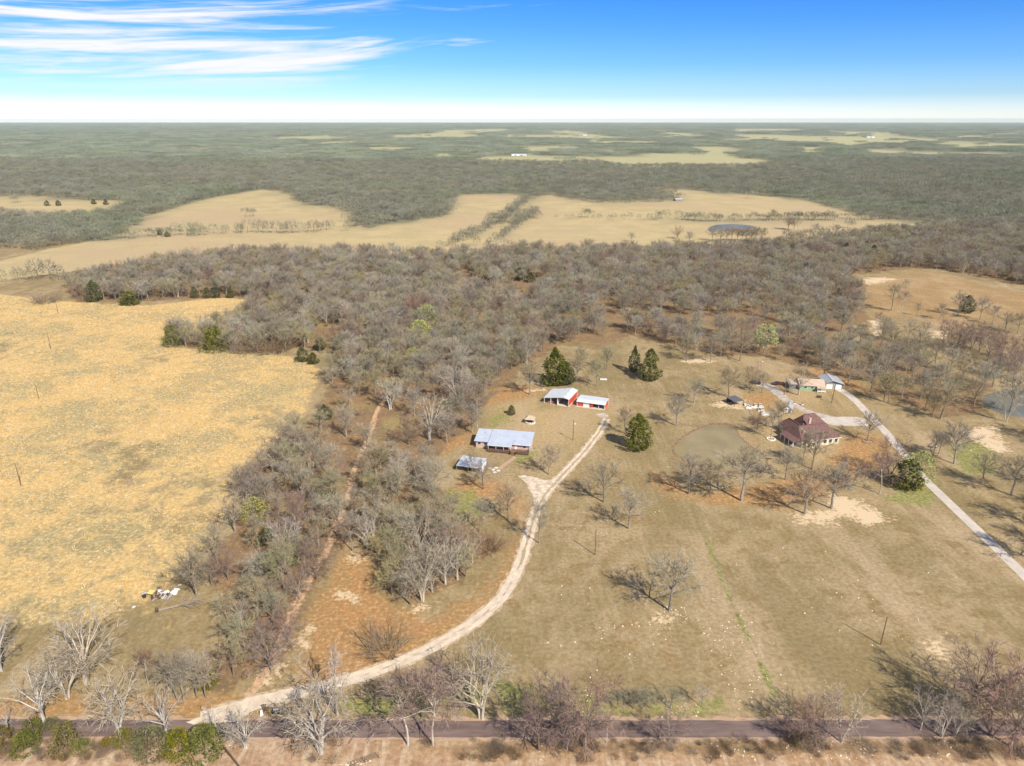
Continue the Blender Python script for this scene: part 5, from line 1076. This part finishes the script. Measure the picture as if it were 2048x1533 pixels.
# west strip and grove: the trees that stand clear of it
for x, y, t, k in ((424, 1172, 1105, 'red'), (395, 1196, 1092, 'oak')):
    T_(k, x, y, t, 'dark-crowned tree right of the rubbish heap, %s one' % ('front' if x < 400 else 'rear'))
for x, y, t, k in ((516, 1237, 1160, 'oak'), (485, 1256, 1192, 'pale'), (557, 1155, 1085, 'pale'), (571, 1145, 1072, 'oak'), (634, 1158, 1068, 'red'), (577, 1284, 1210, 'red'), (492, 1305, 1225, 'olive'), (461, 1288, 1225, 'olive'), (540, 1215, 1150, 'oak'), (600, 1200, 1130, 'red'), (455, 1240, 1180, 'olive'), (530, 1300, 1235, 'red')):
    T_(k, x, y, t, 'bare tree in the lower strip of wood between the golden field and the dirt track', 'trees of the lower strip of wood', 1.0)
T_('tall', 705, 1103, 1020, 'slender lichen-pale tree standing clear between the dirt track and the grove')
for x, y, t in ((821, 1210, 1130), (846, 1202, 1105), (891, 1169, 1080), (915, 1160, 1075), (932, 1154, 1090), (747, 1072, 1005), (735, 1099, 1030), (870, 1120, 1040), (905, 1110, 1030), (840, 1150, 1070), (800, 1160, 1085), (775, 1130, 1050), (850, 1085, 1000), (812, 1100, 1020), (880, 1060, 985), (785, 1190, 1120), (945, 1125, 1060)):
    T_('olive' if (x * 7) % 3 else 'pale', x, y, t, 'lichen-pale tree in the grove inside the bend of the gravel driveway', 'grove inside the driveway bend', 1.05)
T_('brush', 972, 1098, 1060, 'dark round thicket at the right end of the grove in the driveway bend', wide=1.3)
T_('brush', 770, 1302, 1245, 'large round leafless thicket beside the utility pole in the driveway bend', wide=1.1)
T_('leafing', 513, 1052, 1000, 'bright yellow-green tree at the edge of the golden field', wide=1.3)
T_('leafing', 856, 662, 612, 'upper one of the yellow-green trees inside the dense wood')
T_('leafing', 841, 690, 642, 'middle one of the yellow-green trees inside the dense wood')
T_('leafing', 827, 730, 697, 'lowest, round one of the yellow-green trees inside the dense wood')
T_('leafing', 667, 552, 526, 'small yellow-green tree near the far edge of the dense wood')
# evergreens
T_('cedar', 1275, 898, 826, 'conical dark green cedar beside the upper driveway', wide=1.05, f=1.0)
T_('cedar', 1109, 771, 693, 'tall dark cedar behind the red barn, left and taller one', wide=0.95, f=1.0)
T_('cedar', 1129, 768, 722, 'dark cedar behind the red barn, right and lower one', wide=1.3, f=1.0)
T_('cedar', 1299, 760, 696, 'dense dark cedar with a long shadow on the grass north of the sheds', wide=1.0, f=1.0)
T_('cedar', 1268, 745, 690, 'thin dark cedar left of the dense one north of the sheds', wide=0.6, f=1.0)
T_('cedar', 1023, 830, 810, 'small cedar on the lawn behind the metal-roofed house', wide=1.1, f=1.0)
T_('cedar', 1813, 974, 918, 'dark broad cedar beside the east driveway', wide=1.5, f=1.0)
T_('cedar', 1932, 626, 592, 'dark cedar on the tan clearing at the upper right', wide=1.2)
T_('cedar', 1689, 580, 564, 'small dark cedar at the left end of the tan clearing', wide=1.3)
T_('cedar', 605, 724, 694, 'taller one of two cedars at the wood edge of the golden field', wide=1.2)
T_('cedar', 627, 728, 706, 'lower one of two cedars at the wood edge of the golden field', wide=1.4)
T_('cedar', 190, 603, 562, 'tall olive cedar at the far edge of the golden field', wide=1.1)
T_('cedar', 260, 610, 584, 'low green cedar at the far edge of the golden field', wide=2.0)
for x in (390, 415, 433, 461): T_('cedar', x, 596, 575, 'small cedar in the row along the far edge of the golden field', 'small cedars along the far field edge', 1.1)
T_('cedar', 533, 1145, 1105, 'dark green cedar half hidden in the lower strip of wood', wide=1.3)
T_('cedar', 533, 1085, 1055, 'dark green cedar higher up in the lower strip of wood', wide=1.4)
for x, y, t in ((1730, 510, 488), (1745, 520, 496), (1770, 520, 498), (1690, 515, 492), (1375, 545, 528), (1250, 548, 530), (1040, 560, 540), (1030, 545, 528), (1062, 565, 550), (975, 560, 545), (745, 722, 700), (1120, 560, 545), (1480, 520, 505), (1490, 500, 486), (1900, 520, 500), (1960, 520, 500), (1850, 500, 485), (650, 840, 815), (640, 700, 680), (570, 650, 632), (560, 655, 640), (625, 655, 638), (1520, 545, 530), (1300, 550, 535), (1200, 545, 530)):
    T_('cedar', x, y, t - 5, 'dark cedar scattered among the bare trees of the big wood', 'cedars scattered in the big wood', 1.35)
T_('bush', 302, 1506, 1458, 'rounded yellow-green bush by the road, left one of the big clump', wide=1.15, f=0.95)
T_('bush', 362, 1507, 1460, 'wide yellow-green bush by the road, middle of the big clump', wide=1.1, f=0.95)
T_('bush', 412, 1507, 1452, 'wide yellow-green bush by the road, right end of the big clump', wide=1.15, f=0.95)
T_('bush', 70, 1470, 1440, 'green bush at the lower left, upper one')
T_('bush', 52, 1499, 1470, 'green bush at the lower left, lower one', wide=1.4)
T_('rust', 137, 1501, 1445, 'tall rust-tinged bush on the near road edge', wide=0.8, f=1.0)
T_('bush', 165, 1499, 1482, 'low olive bush at the foot of the rust-tinged one', wide=1.5)
T_('bush', 249, 1489, 1460, 'small round green bush left of the big clump', wide=0.9)
T_('rust', 214, 1495, 1478, 'tiny rusty bush on the near verge')
T_('rust', 7, 1492, 1458, 'rusty-orange bush at the lower left edge', wide=1.1)
T_('bush', 103, 1458, 1438, 'small green bush on the near road edge under the many-stemmed tree')
T_('bush', 419, 1374, 1340, 'dark green bush behind the slender pale trunks')
T_('rust', 1597, 1488, 1466, 'orange bush at the road edge, left one')
T_('rust', 1627, 1489, 1466, 'orange bush at the road edge, right one', wide=1.2)
T_('brush', 89, 606, 576, 'dark brown thicket at the upper left of the golden field', wide=1.5)
T_('brush', 167, 603, 585, 'dark brown thicket against the tall olive cedar', wide=1.1)
T_('bush', 345, 692, 652, 'grey-green shrub at the left end of the wood spur in the golden field', wide=0.8)
T_('bush', 431, 702, 655, 'large grey-green shrub in the middle of the wood spur', wide=1.0)
T_('brush', 490, 705, 668, 'brown leafless thicket right of the large grey-green shrub', wide=1.2)
T_('brush', 547, 702, 645, 'tall brown thicket at the right end of the wood spur', wide=1.1)
T_('brush', 580, 690, 650, 'brown thicket behind the right end of the wood spur', wide=1.2)
for i, (x, y, t) in enumerate(((372, 694, 650), (402, 698, 655), (462, 704, 650), (515, 704, 648), (610, 700, 655), (640, 706, 662))):
    T_('olive', x, y, t, 'grey-green bare tree in the wood spur jutting into the golden field', 'trees of the wood spur')
# trees standing in the far pale fields
for x in (1424, 1440, 1452, 1463, 1474, 1483, 1492, 1502, 1512, 1522): T_('oak', x, 486 - (x % 5), 452 + (x % 7) * 0.6, 'bare tree in the grove in front of the far stock pond', 'grove at the far stock pond', 1.2)
for x, y, t, k, l in ((1355, 478, 450, 'red', 'round reddish tree alone left of the far pond grove'), (1378, 486, 462, 'oak', 'grey tree between the reddish tree and the far pond grove'), (1262, 484, 464, 'oak', 'grey tree on the far field left of the reddish tree'), (1576, 460, 430, 'oak', 'left one of two trees right of the far stock pond'), (1588, 461, 432, 'oak', 'right one of two trees right of the far stock pond'), (1630, 466, 446, 'oak', 'lone bare tree on the far field among the cattle'), (1670, 474, 448, 'oak', 'lone tree with a leaning crown right of the cattle'), (1545, 441, 418, 'olive', 'tree standing on the far fence line'), (1059, 441, 424, 'olive', 'tree at the left end of the far fence line')):
    T_(k, x, y, t, l, wide=1.25)

# ------------------------------------------------------------ woods
def scatter(poly, step, seed, jit=1.25):
    r = np.random.default_rng(seed); lo, hi = poly.min(0), poly.max(0)
    xs = np.arange(lo[0], hi[0], step); ys = np.arange(lo[1], hi[1], step)
    X, Y = np.meshgrid(xs, ys); X = X + (np.arange(len(ys))[:, None] % 2) * step / 2
    P = np.stack([X.ravel(), Y.ravel()], 1) + r.uniform(-jit, jit, (X.size, 2)) * step / 2
    return P[sdist(P, poly) > 0.5], r
def clear_of(P, pts, d):
    keep = np.ones(len(P), bool)
    for q in pts: keep &= ((P - np.array(q)) ** 2).sum(1) > d * d
    return P[keep]
def open_ground(P):
    k = (ldist(P, TRACK) > 1.3) & (ldist(P, DRIVE) > 4)
    for pl in W_CLEAR: k &= sdist(P, W(pl)) < 0
    return P[k]
def seen(P, h=10, m=30):
    x, y = proj(np.c_[P, np.full(len(P), h * 0.6)]); return (x > -m) & (x < 2048 + m) & (y < 1533 + m)
Pw, rw = scatter(W(W_STRIP), 6.6, 11)
Pw = open_ground(Pw)
dn = vnoise(Pw, 0.021, 3); px, py = proj(np.c_[Pw, np.zeros(len(Pw))])
thin = np.where((px > 1080) & (py > 600), 0.45, 0.24)           # the wood opens into savanna on the east side
Pw = Pw[rw.random(len(Pw)) > thin + np.where(dn < 0.22, 0.5, 0)]
Pw = clear_of(Pw, TREES, 4.2)
Pr, rr_ = scatter(W(W_RIGHT), 11, 12); Pr = clear_of(Pr, TREES, 7)
dist = np.hypot(Pw[:, 0], Pw[:, 1]); order = np.argsort(dist); Pw = Pw[order]
vis = seen(Pw)
n_single = sum(1 for o in COL.objects if o.get('category') == 'tree')
budget = max(0, 298 - n_single); done = 0; rest = []
track_px = [proj(np.array([a, b, 0])) for a, b in TRACK]
for (x, y), v in zip(Pw, vis):
    if v and done < budget:
        qx, qy = proj(np.array([x, y, 0])); tx = np.interp(-qy, [-t[1] for t in track_px], [t[0] for t in track_px])
        k = rt.choices(['oak', 'olive', 'tall', 'pale', 'red'], [4, 3, 3, 1.6, 1.3])[0]
        look = dict(oak='round grey', olive='lichen-green', tall='upright grey', pale='pale-limbed', red='reddish')[k]
        if qy < 860 and qx > 800: lab = look + ' tree in the dense wood behind the metal-roofed house'; grp = 'wood behind the metal-roofed house'
        else:
            third = 'lower' if qy > 1020 else ('middle' if qy > 930 else ('upper' if qy > 850 else 'top'))
            if qx < tx:
                where = 'at the golden field edge' if qx < tx - 110 else ('beside the dirt track' if qx > tx - 50 else 'inside')
                grp = 'wood strip between the field and the dirt track'; lab = f'{look} tree {where}, {third} wood strip left of track'
            else:
                where = 'beside the dirt track' if qx < tx + 50 else ('at the house side' if qx > tx + 130 else 'inside')
                grp = 'wood right of the dirt track'; lab = f'{look} tree {where}, {third} wood right of track'
        plant(k, 0, 0, rt.uniform(11, 16.5), lab, grp, rt.uniform(0.9, 1.15), None, (x, y)); done += 1
    else: rest.append((x, y))
rest = np.array(rest)

def instancer(name, protos, P, idx, rot, sxy, sz, label, z=0.0):
    """One object of kind stuff: the prototype meshes set on points."""
    me = bpy.data.meshes.new(name); me.vertices.add(len(P)); me.vertices.foreach_set('co', np.c_[P, np.full(len(P), z)].astype(np.float32).ravel())
    for nm, tp, data in (('which', 'INT', np.asarray(idx, np.int32)), ('turn', 'FLOAT', np.asarray(rot, np.float32))):
        a = me.attributes.new(nm, tp, 'POINT'); a.data.foreach_set('value', data)
    a = me.attributes.new('size', 'FLOAT_VECTOR', 'POINT'); a.data.foreach_set('vector', np.stack([sxy, sxy, sz], 1).astype(np.float32).ravel())
    me.update(); o = link(name, me); tag(o, label, None, None, 'stuff')
    g = bpy.data.node_groups.new(name, 'GeometryNodeTree'); L = g.links.new
    g.interface.new_socket('Geometry', in_out='INPUT', socket_type='NodeSocketGeometry'); g.interface.new_socket('Geometry', in_out='OUTPUT', socket_type='NodeSocketGeometry')
    gi = nd(g, 'NodeGroupInput'); go = nd(g, 'NodeGroupOutput'); ip = nd(g, 'GeometryNodeInstanceOnPoints'); jn = nd(g, 'GeometryNodeGeometryToInstance')
    for ms in reversed(protos):
        po = bpy.data.objects.new(name + '_source', ms)
        oi = nd(g, 'GeometryNodeObjectInfo'); oi.inputs['Object'].default_value = po; L(oi.outputs['Geometry'], jn.inputs[0])
    def named(n, t): q = nd(g, 'GeometryNodeInputNamedAttribute', data_type=t); q.inputs[0].default_value = n; return q.outputs[0]
    cx = nd(g, 'ShaderNodeCombineXYZ'); L(named('turn', 'FLOAT'), cx.inputs[2])
    L(gi.outputs[0], ip.inputs['Points']); L(jn.outputs[0], ip.inputs['Instance']); ip.inputs['Pick Instance'].default_value = True
    L(named('which', 'INT'), ip.inputs['Instance Index']); L(cx.outputs[0], ip.inputs['Rotation']); L(named('size', 'FLOAT_VECTOR'), ip.inputs['Scale'])
    L(ip.outputs[0], go.inputs[0]); md = o.modifiers.new(name, 'NODES'); md.node_group = g
    return o
def joined(name, T, C):
    """Trunk and crown as one mesh with both materials, for the woods."""
    n = [len(m.vertices) for m in (T, C)]; v = []; f = []; mi = []
    o = 0
    for k, m in enumerate((T, C)):
        v += [tuple(q.co) for q in m.vertices]; f += [tuple(i + o for i in p.vertices) for p in m.polygons]; mi += [k] * len(m.polygons); o += n[k]
    me = bpy.data.meshes.new(name); me.from_pydata(v, [], f); me.materials.append(T.materials[0]); me.materials.append(C.materials[0])
    me.polygons.foreach_set('material_index', mi); me.update(); me.materials[1] = {'twig': M['wood_twig']}.get(C.materials[0].name, C.materials[0]); return me
wood_protos = [joined('wood_tree', *KINDS[k][i]) for k, i in (('oak', 0), ('oak', 1), ('oak', 3), ('olive', 2), ('olive', 4), ('tall', 0), ('tall', 2), ('pale', 1), ('red', 0), ('red', 2))]
allw = np.r_[rest, Pr]; n = len(allw); rg = np.random.default_rng(21)
sz = rg.uniform(0.8, 1.4, n)
instancer('woods', wood_protos, allw, rg.choice(10, n, p=[.14, .14, .13, .13, .12, .11, .11, .03, .05, .04]), rg.uniform(0, 6.28, n), sz * rg.uniform(0.95, 1.2, n), sz, 'dense grey-brown leafless wood filling the middle distance')
# low brush under the trees
Pu, ru = scatter(W(W_STRIP), 4.6, 31); Pu = open_ground(Pu); px, py = proj(np.c_[Pu, np.zeros(len(Pu))])
Pu = Pu[(ru.random(len(Pu)) < np.where((px > 1060) & (py > 600), 0.05, 0.4)) & (vnoise(Pu, 0.05, 8) > 0.35)]
n = len(Pu); sz = ru.uniform(0.35, 1.0, n)
instancer('undergrowth', [KINDS['brush'][i][0] for i in range(3)], Pu, ru.integers(0, 3, n), ru.uniform(0, 6.28, n), sz * 0.8, sz, 'brown leafless undergrowth below the bare trees')
Ps = np.array([atxy(x, y) for x, y in zip(rg.uniform(-100, 2150, 700), rg.uniform(1480, 1520, 700)) if not (430 < x < 620 or 680 < x < 780)])
Ps = Ps[rg.random(len(Ps)) < 1.5 * vnoise(Ps, 0.11, 14) - 0.35]
n = len(Ps); instancer('roadside_brush', [KINDS['brush'][i][0] for i in range(3)], Ps, rg.integers(0, 3, n), rg.uniform(0, 6.28, n), rg.uniform(0.2, 0.6, n), rg.uniform(0.15, 0.55, n), 'low brown brush along the near road verge')
# scattered cedars too far back to tell from one another
# ------------------------------------------------------------ far woods to the horizon
rl = random.Random(77); clumps = []; groves = []
for s in range(5):
    mb = MB()
    for k in range(7):
        a = rl.uniform(0, 6.28); q = math.sqrt(rl.random()) * 9; low_tree(mb, rl, math.cos(a) * q, math.sin(a) * q, rl.uniform(8, 13), 80, 0.36, 0.13)
    clumps.append(mb.mesh('far_clump', M['mid_twig']))
for s in range(4):
    mb = MB()
    for k in range(60):
        a = rl.uniform(0, 6.28); q = math.sqrt(rl.random()) * 30; low_tree(mb, rl, math.cos(a) * q, math.sin(a) * q, rl.uniform(8, 13), 34, 0.42, 0.32)
    groves.append(mb.mesh('far_grove', M['far_twig']))
fields_w = [W(p) for p in FIELDS] + [W(p) for p in RFIELD]
def far_band(y0, y1, step, seed, grow=0.0):
    r = np.random.default_rng(seed); out = []; y = y0
    while y < y1:
        s = step * (1 + grow * (y - y0) / (y1 - y0)); hw = 0.80 * y + 150
        x = np.arange(-hw, hw, s); out.append(np.stack([x, np.full(len(x), y)], 1) + r.uniform(-0.5, 0.5, (len(x), 2)) * s); y += s * 0.9
    P = np.concatenate(out); keep = np.ones(len(P), bool)
    for f, px_ in zip(fields_w, FIELDS + RFIELD): keep &= (sdist(P, f) + (vnoise(P, 0.012 if y0 < 2000 else 0.004, 17) - 0.5) * (10 if y0 < 1000 else 0.035 * P[:, 1]) < step * (0.25 if y0 < 1000 else 0.1)) | (r.random(len(P)) < (0.004 if y0 < 1000 else 0.03))
    keep &= sdist(P, W(POND_F)) < 0
    return P[keep], r
main_w = W(W_STRIP)
P1, r1 = far_band(700, 2300, 12.5, 41, 0.5); P1 = P1[(sdist(P1, main_w) < 2) & ((P1[:, 1] > 745) | (np.abs(P1[:, 0]) > 420))]
P1 = P1[r1.random(len(P1)) > 0.3 * (vnoise(P1, 0.006, 5) < 0.35)]
n = len(P1); sz = r1.uniform(0.7, 1.1, n) * (0.75 + 0.5 * vnoise(P1, 0.01, 9))
instancer('far_woods', clumps, P1, r1.integers(0, 5, n), r1.uniform(0, 6.28, n), sz * 1.1, sz, 'grey-green leafless woods beyond the pale fields')
P2, r2 = far_band(2250, 6000, 46, 42, 0.5); n = len(P2); sz = r2.uniform(0.7, 1.15, n) * (0.7 + 0.6 * vnoise(P2, 0.004, 6))
instancer('distant_woods', groves, P2, r2.integers(0, 4, n), r2.uniform(0, 6.28, n), sz * 1.1, sz, 'hazy grey-green woods in the far distance')
P3, r3 = far_band(6000, 21000, 105, 43, 1.2); n = len(P3); sz = r3.uniform(0.7, 1.15, n) * (0.6 + 0.8 * vnoise(P3, 0.0016, 6))
instancer('horizon_woods', groves, P3, r3.integers(0, 4, n), r3.uniform(0, 6.28, n), sz * 2.3 * (1 + (P3[:, 1] - 6000) / 15000), sz * 1.15, 'continuous pale green woods along the horizon')
# hedgerows and tree lines in the far fields
hp = []; hs = []; rh = np.random.default_rng(51)
def hedge(line, step, jit, s0, s1, gap=0.0):
    L_ = W(line)
    for a, b in zip(L_[:-1], L_[1:]):
        for k in range(max(1, int(np.hypot(*(b - a)) / step))):
            if rh.random() < gap: continue
            hp.append(a + (b - a) * k / max(1, int(np.hypot(*(b - a)) / step)) + rh.uniform(-jit, jit, 2)); hs.append(rh.uniform(s0, s1))
hedge([(345, 474), (420, 469), (520, 466), (600, 465), (695, 460)], 5.5, 9, 0.8, 1.35, 0.06)
hedge([(230, 478), (345, 476)], 11, 6, 0.35, 0.7, 0.25)
hedge([(915, 488), (960, 468), (1010, 440), (1052, 402)], 6, 6, 0.55, 1.1, 0.05)
hedge([(980, 488), (1020, 462), (1056, 436)], 6.5, 6, 0.5, 0.95, 0.08)
hedge([(1056, 437), (1100, 437), (1400, 443), (1755, 441)], 9, 4, 0.3, 0.75, 0.15)
hedge([(880, 496), (960, 490)], 7, 9, 0.6, 1.0, 0.05)
hedge([(-60, 568), (60, 561), (140, 556)], 6, 6, 0.8, 1.4, 0.05)
hedge([(700, 444), (780, 440)], 6, 9, 0.7, 1.1, 0.05)
hedge([(60, 500), (150, 486), (230, 474)], 8, 8, 0.6, 1.2, 0.1)
hp = np.array(hp); hs = np.array(hs); n = len(hp)
lone = []
for s in range(4):
    mb = MB(); low_tree(mb, rl, 0, 0, 12, 190, 0.34, 0.12, 0.5, 0.46); lone.append(mb.mesh('hedgerow_tree', M['mid_twig']))
instancer('hedgerows', lone, hp, rh.integers(0, 4, n), rh.uniform(0, 6.28, n), hs * 1.2, hs, 'thin bare hedgerows between the far pale fields')
# cedars dotted in the far-left fields
for x, y in ((95, 412), (117, 412), (188, 409), (212, 410), (272, 408), (340, 410), (320, 470), (335, 474)): T_('cedar', x, y, y - 11, 'small dark cedar dotted on the far-left pale field', 'cedars on the far-left field', 1.4)
# ------------------------------------------------------------ grass and stones
gb = []
rgx = random.Random(9)
for s in range(4):
    mb = MB()
    for k in range(16):
        p = Vector((rgx.gauss(0, .28), rgx.gauss(0, .28), 0)); d = Vector((rgx.gauss(0, .4), rgx.gauss(0, .4), 1)).normalized() * rgx.uniform(0.35, 0.75); w = Vector((rgx.gauss(0, 1), rgx.gauss(0, 1), 0)).normalized() * 0.05
        mb.add([p - w, p + w, p + d], [(0, 1, 2)])
    gb.append(mb.mesh('grass_clump', M['straw']))
Pg, rg2 = scatter(W(Z_GOLD[0]), 1.25, 61); x, y = proj(np.c_[Pg, np.zeros(len(Pg))]); Pg = Pg[(x > -150) & (x < 900)]
for z in Z_GREY: Pg = Pg[(sdist(Pg, W(z)) < 3) | (rg2.random(len(Pg)) < 0.35)]
low_ = 1 / (1 + np.exp(-sdist(Pg, W(Z_LOW)) / 8)); Pg = Pg[rg2.random(len(Pg)) < (0.2 + 0.8 * vnoise(Pg, 0.09, 4)) * (1 - 0.6 * low_)]
n = len(Pg); sz = rg2.uniform(0.6, 1.25, n)
instancer('tall_grass', gb, Pg, rg2.integers(0, 4, n), rg2.uniform(0, 6.28, n), sz * 1.2, sz, 'tall golden dry grass covering the left field')
M['stone'] = mat('pale_stone', (0.62, 0.50, 0.34), 0.9, 0.15, 2.0, (0.66, 0.56, 0.42), rnd=0.1)
st = []
for s in range(4):
    mb = MB(); k = 7; vs = [(math.cos(6.283 * i / k) * rgx.uniform(.6, 1.1), math.sin(6.283 * i / k) * rgx.uniform(.6, 1.1), -0.1) for i in range(k)]
    vs += [(a * 0.65, b * 0.65, 0.35 * rgx.uniform(.6, 1.2)) for a, b, _ in vs]; mb.add(vs, [(i, (i + 1) % k, k + (i + 1) % k, k + i) for i in range(k)] + [tuple(range(k, 2 * k))])
    st.append(mb.mesh('stone', M['stone']))
sp = []
for poly, cnt, in (([(1190, 1250), (1480, 1180), (1560, 1400), (1480, 1425), (1150, 1420), (1180, 1330)], 260), ([(1000, 1120), (1120, 1000), (1330, 1010), (1260, 1150), (1140, 1330), (1060, 1280)], 90), ([(1290, 1212), (1370, 1212), (1380, 1260), (1300, 1260)], 70), ([(1060, 1478), (1960, 1480), (1980, 1520), (1060, 1520)], 150), ([(1430, 1100), (1900, 1080), (2040, 1300), (1560, 1390)], 70),
                  ([(1000, 1400), (1450, 1408), (1460, 1440), (960, 1440)], 110), ([(1830, 1275), (1890, 1265), (1900, 1320), (1850, 1315)], 60), ([(1890, 860), (1960, 850), (2040, 960), (2000, 960)], 80), ([(640, 1490), (760, 1490), (740, 1530), (600, 1530)], 40), ([(380, 1440), (620, 1440), (640, 1500), (420, 1490)], 30), ([(1280, 800), (1500, 790), (1470, 850), (1330, 850)], 60)):
    w = W(poly); lo, hi = w.min(0), w.max(0); c = rg2.uniform(lo, hi, (cnt * 12, 2)); c = c[sdist(c, w) > 0]; c = c[vnoise(c, 0.12, 12) > 0.5]; sp.append(c[:cnt])
sp = np.concatenate(sp); n = len(sp); sz = 0.08 + 0.22 * rg2.random(n) ** 2.6
instancer('scattered_stones', st, sp, rg2.integers(0, 4, n), rg2.uniform(0, 6.28, n), sz, sz, 'pale stones scattered over the lawn and verge')

# ------------------------------------------------------------ repeats get a label each, by their place in the group
ORD = 'first second third fourth fifth sixth seventh eighth ninth tenth eleventh twelfth thirteenth fourteenth'.split()
def relabel(group, base, rows=('front', 'middle', 'rear')):
    obs = [o for o in COL.objects if o.get('group') == group]
    if not obs: return
    pos = {o.name: proj(np.array(o.location)) for o in obs}; obs.sort(key=lambda o: -pos[o.name][1])
    n = len(obs); k = 1 if (n <= 7 or len(rows) == 1) else min(len(rows), (n + 4) // 5); per = -(-n // k); names = rows if k == len(rows) else (rows[0], rows[-1])
    for r_i in range(k):
        row = sorted(obs[r_i * per:(r_i + 1) * per], key=lambda o: pos[o.name][0])
        for j, o in enumerate(row): o['label'] = base + (f', {names[r_i]} row' if k > 1 else '') + f', {ORD[j]} from the left'
for g_, b_, *r_n in (('slender pale trunks in a row', 'slender pale-trunked tree in the row north of the road', ('x',)), ('reddish trees over the road', 'reddish bare tree in the clump over the road', ('x',)), ('short pale roadside trees at the right', 'short pale tree in the loose roadside row', ('x',)),
                     ('row of small pale trees', 'small lichen-pale tree in the short row above the road', ('x',)), ('thin trees behind the red sheds', 'thin bare tree behind the red sheds', ('x',)), ('trees at the edge of the wood above the sandy strip', 'bare tree at the wood edge above the sandy strip', ('x',)),
                     ('trees on the tan clearing', 'bare tree on the tan upper-right clearing'), ('open grove above the right-edge pond', 'brownish tree in the grove above the right-edge pond'), ('grove east of the garage', 'bare tree in the grove east of the garage'),
                     ('trees of the lower strip of wood', 'bare tree in the lowest wood strip by the track'), ('grove inside the driveway bend', 'lichen-pale tree in the driveway bend grove', ('front', 'second', 'third', 'rear')), ('small cedars along the far field edge', 'small cedar along the far edge of the golden field', ('x',)),
                     ('grove at the far stock pond', 'bare tree before the far stock pond', ('x',)), ('cedars on the far-left field', 'dark cedar dotted on the far-left field', ('x',)), ('cattle on the far field', 'black cow on the far field', ('x',)), ('raised garden beds', 'white-framed garden bed by the garden shed'), ('flagstones at the path', 'pale flagstone at the end of the brick path', ('x',)),
                     ('loose wood north-east of the garage', 'bare tree in the loose wood above the garage'), ('trees of the wood spur', 'grey-green tree in the wood spur of the golden field', ('x',)), ('trees just outside the right edge', 'bare tree just beyond the right edge', ('x',)), ('cedars scattered in the big wood', 'dark cedar scattered in the big wood', ('front', 'second', 'third', 'fourth', 'rear'))):
    relabel(g_, b_, *r_n)

byl = {}
for o in COL.objects:
    if o.get('group') in ('wood strip between the field and the dirt track', 'wood right of the dirt track'): byl.setdefault(o['label'], []).append(o)
for lab, obs in byl.items():
    obs.sort(key=lambda o: o.location.y)
    for i, o in enumerate(obs):
        if len(obs) > 1:
            t = lab + (', nearest one' if i == 0 else (', farthest one' if i == len(obs) - 1 else f', {ORD[i]} nearest'))
            if len(t.split()) <= 16: o['label'] = t
# ------------------------------------------------------------ haze over the plain
def build_haze():
    m = bpy.data.materials.new('haze'); m.use_nodes = True; nt = m.node_tree; nt.nodes.clear()
    out = nd(nt, 'ShaderNodeOutputMaterial'); pv = nd(nt, 'ShaderNodeVolumePrincipled')
    pv.inputs['Color'].default_value = (0.84, 0.93, 0.86, 1); pv.inputs['Density'].default_value = HAZE
    nt.links.new(pv.outputs[0], out.inputs['Volume'])
    mb = MB(); mb.box((0, 10750, 62), (62000, 32500, 126)); o = mb.build('haze', m); tag(o, 'thin pale air over the plain', None, None, 'stuff')
HAZE = 3.2e-5
build_haze()
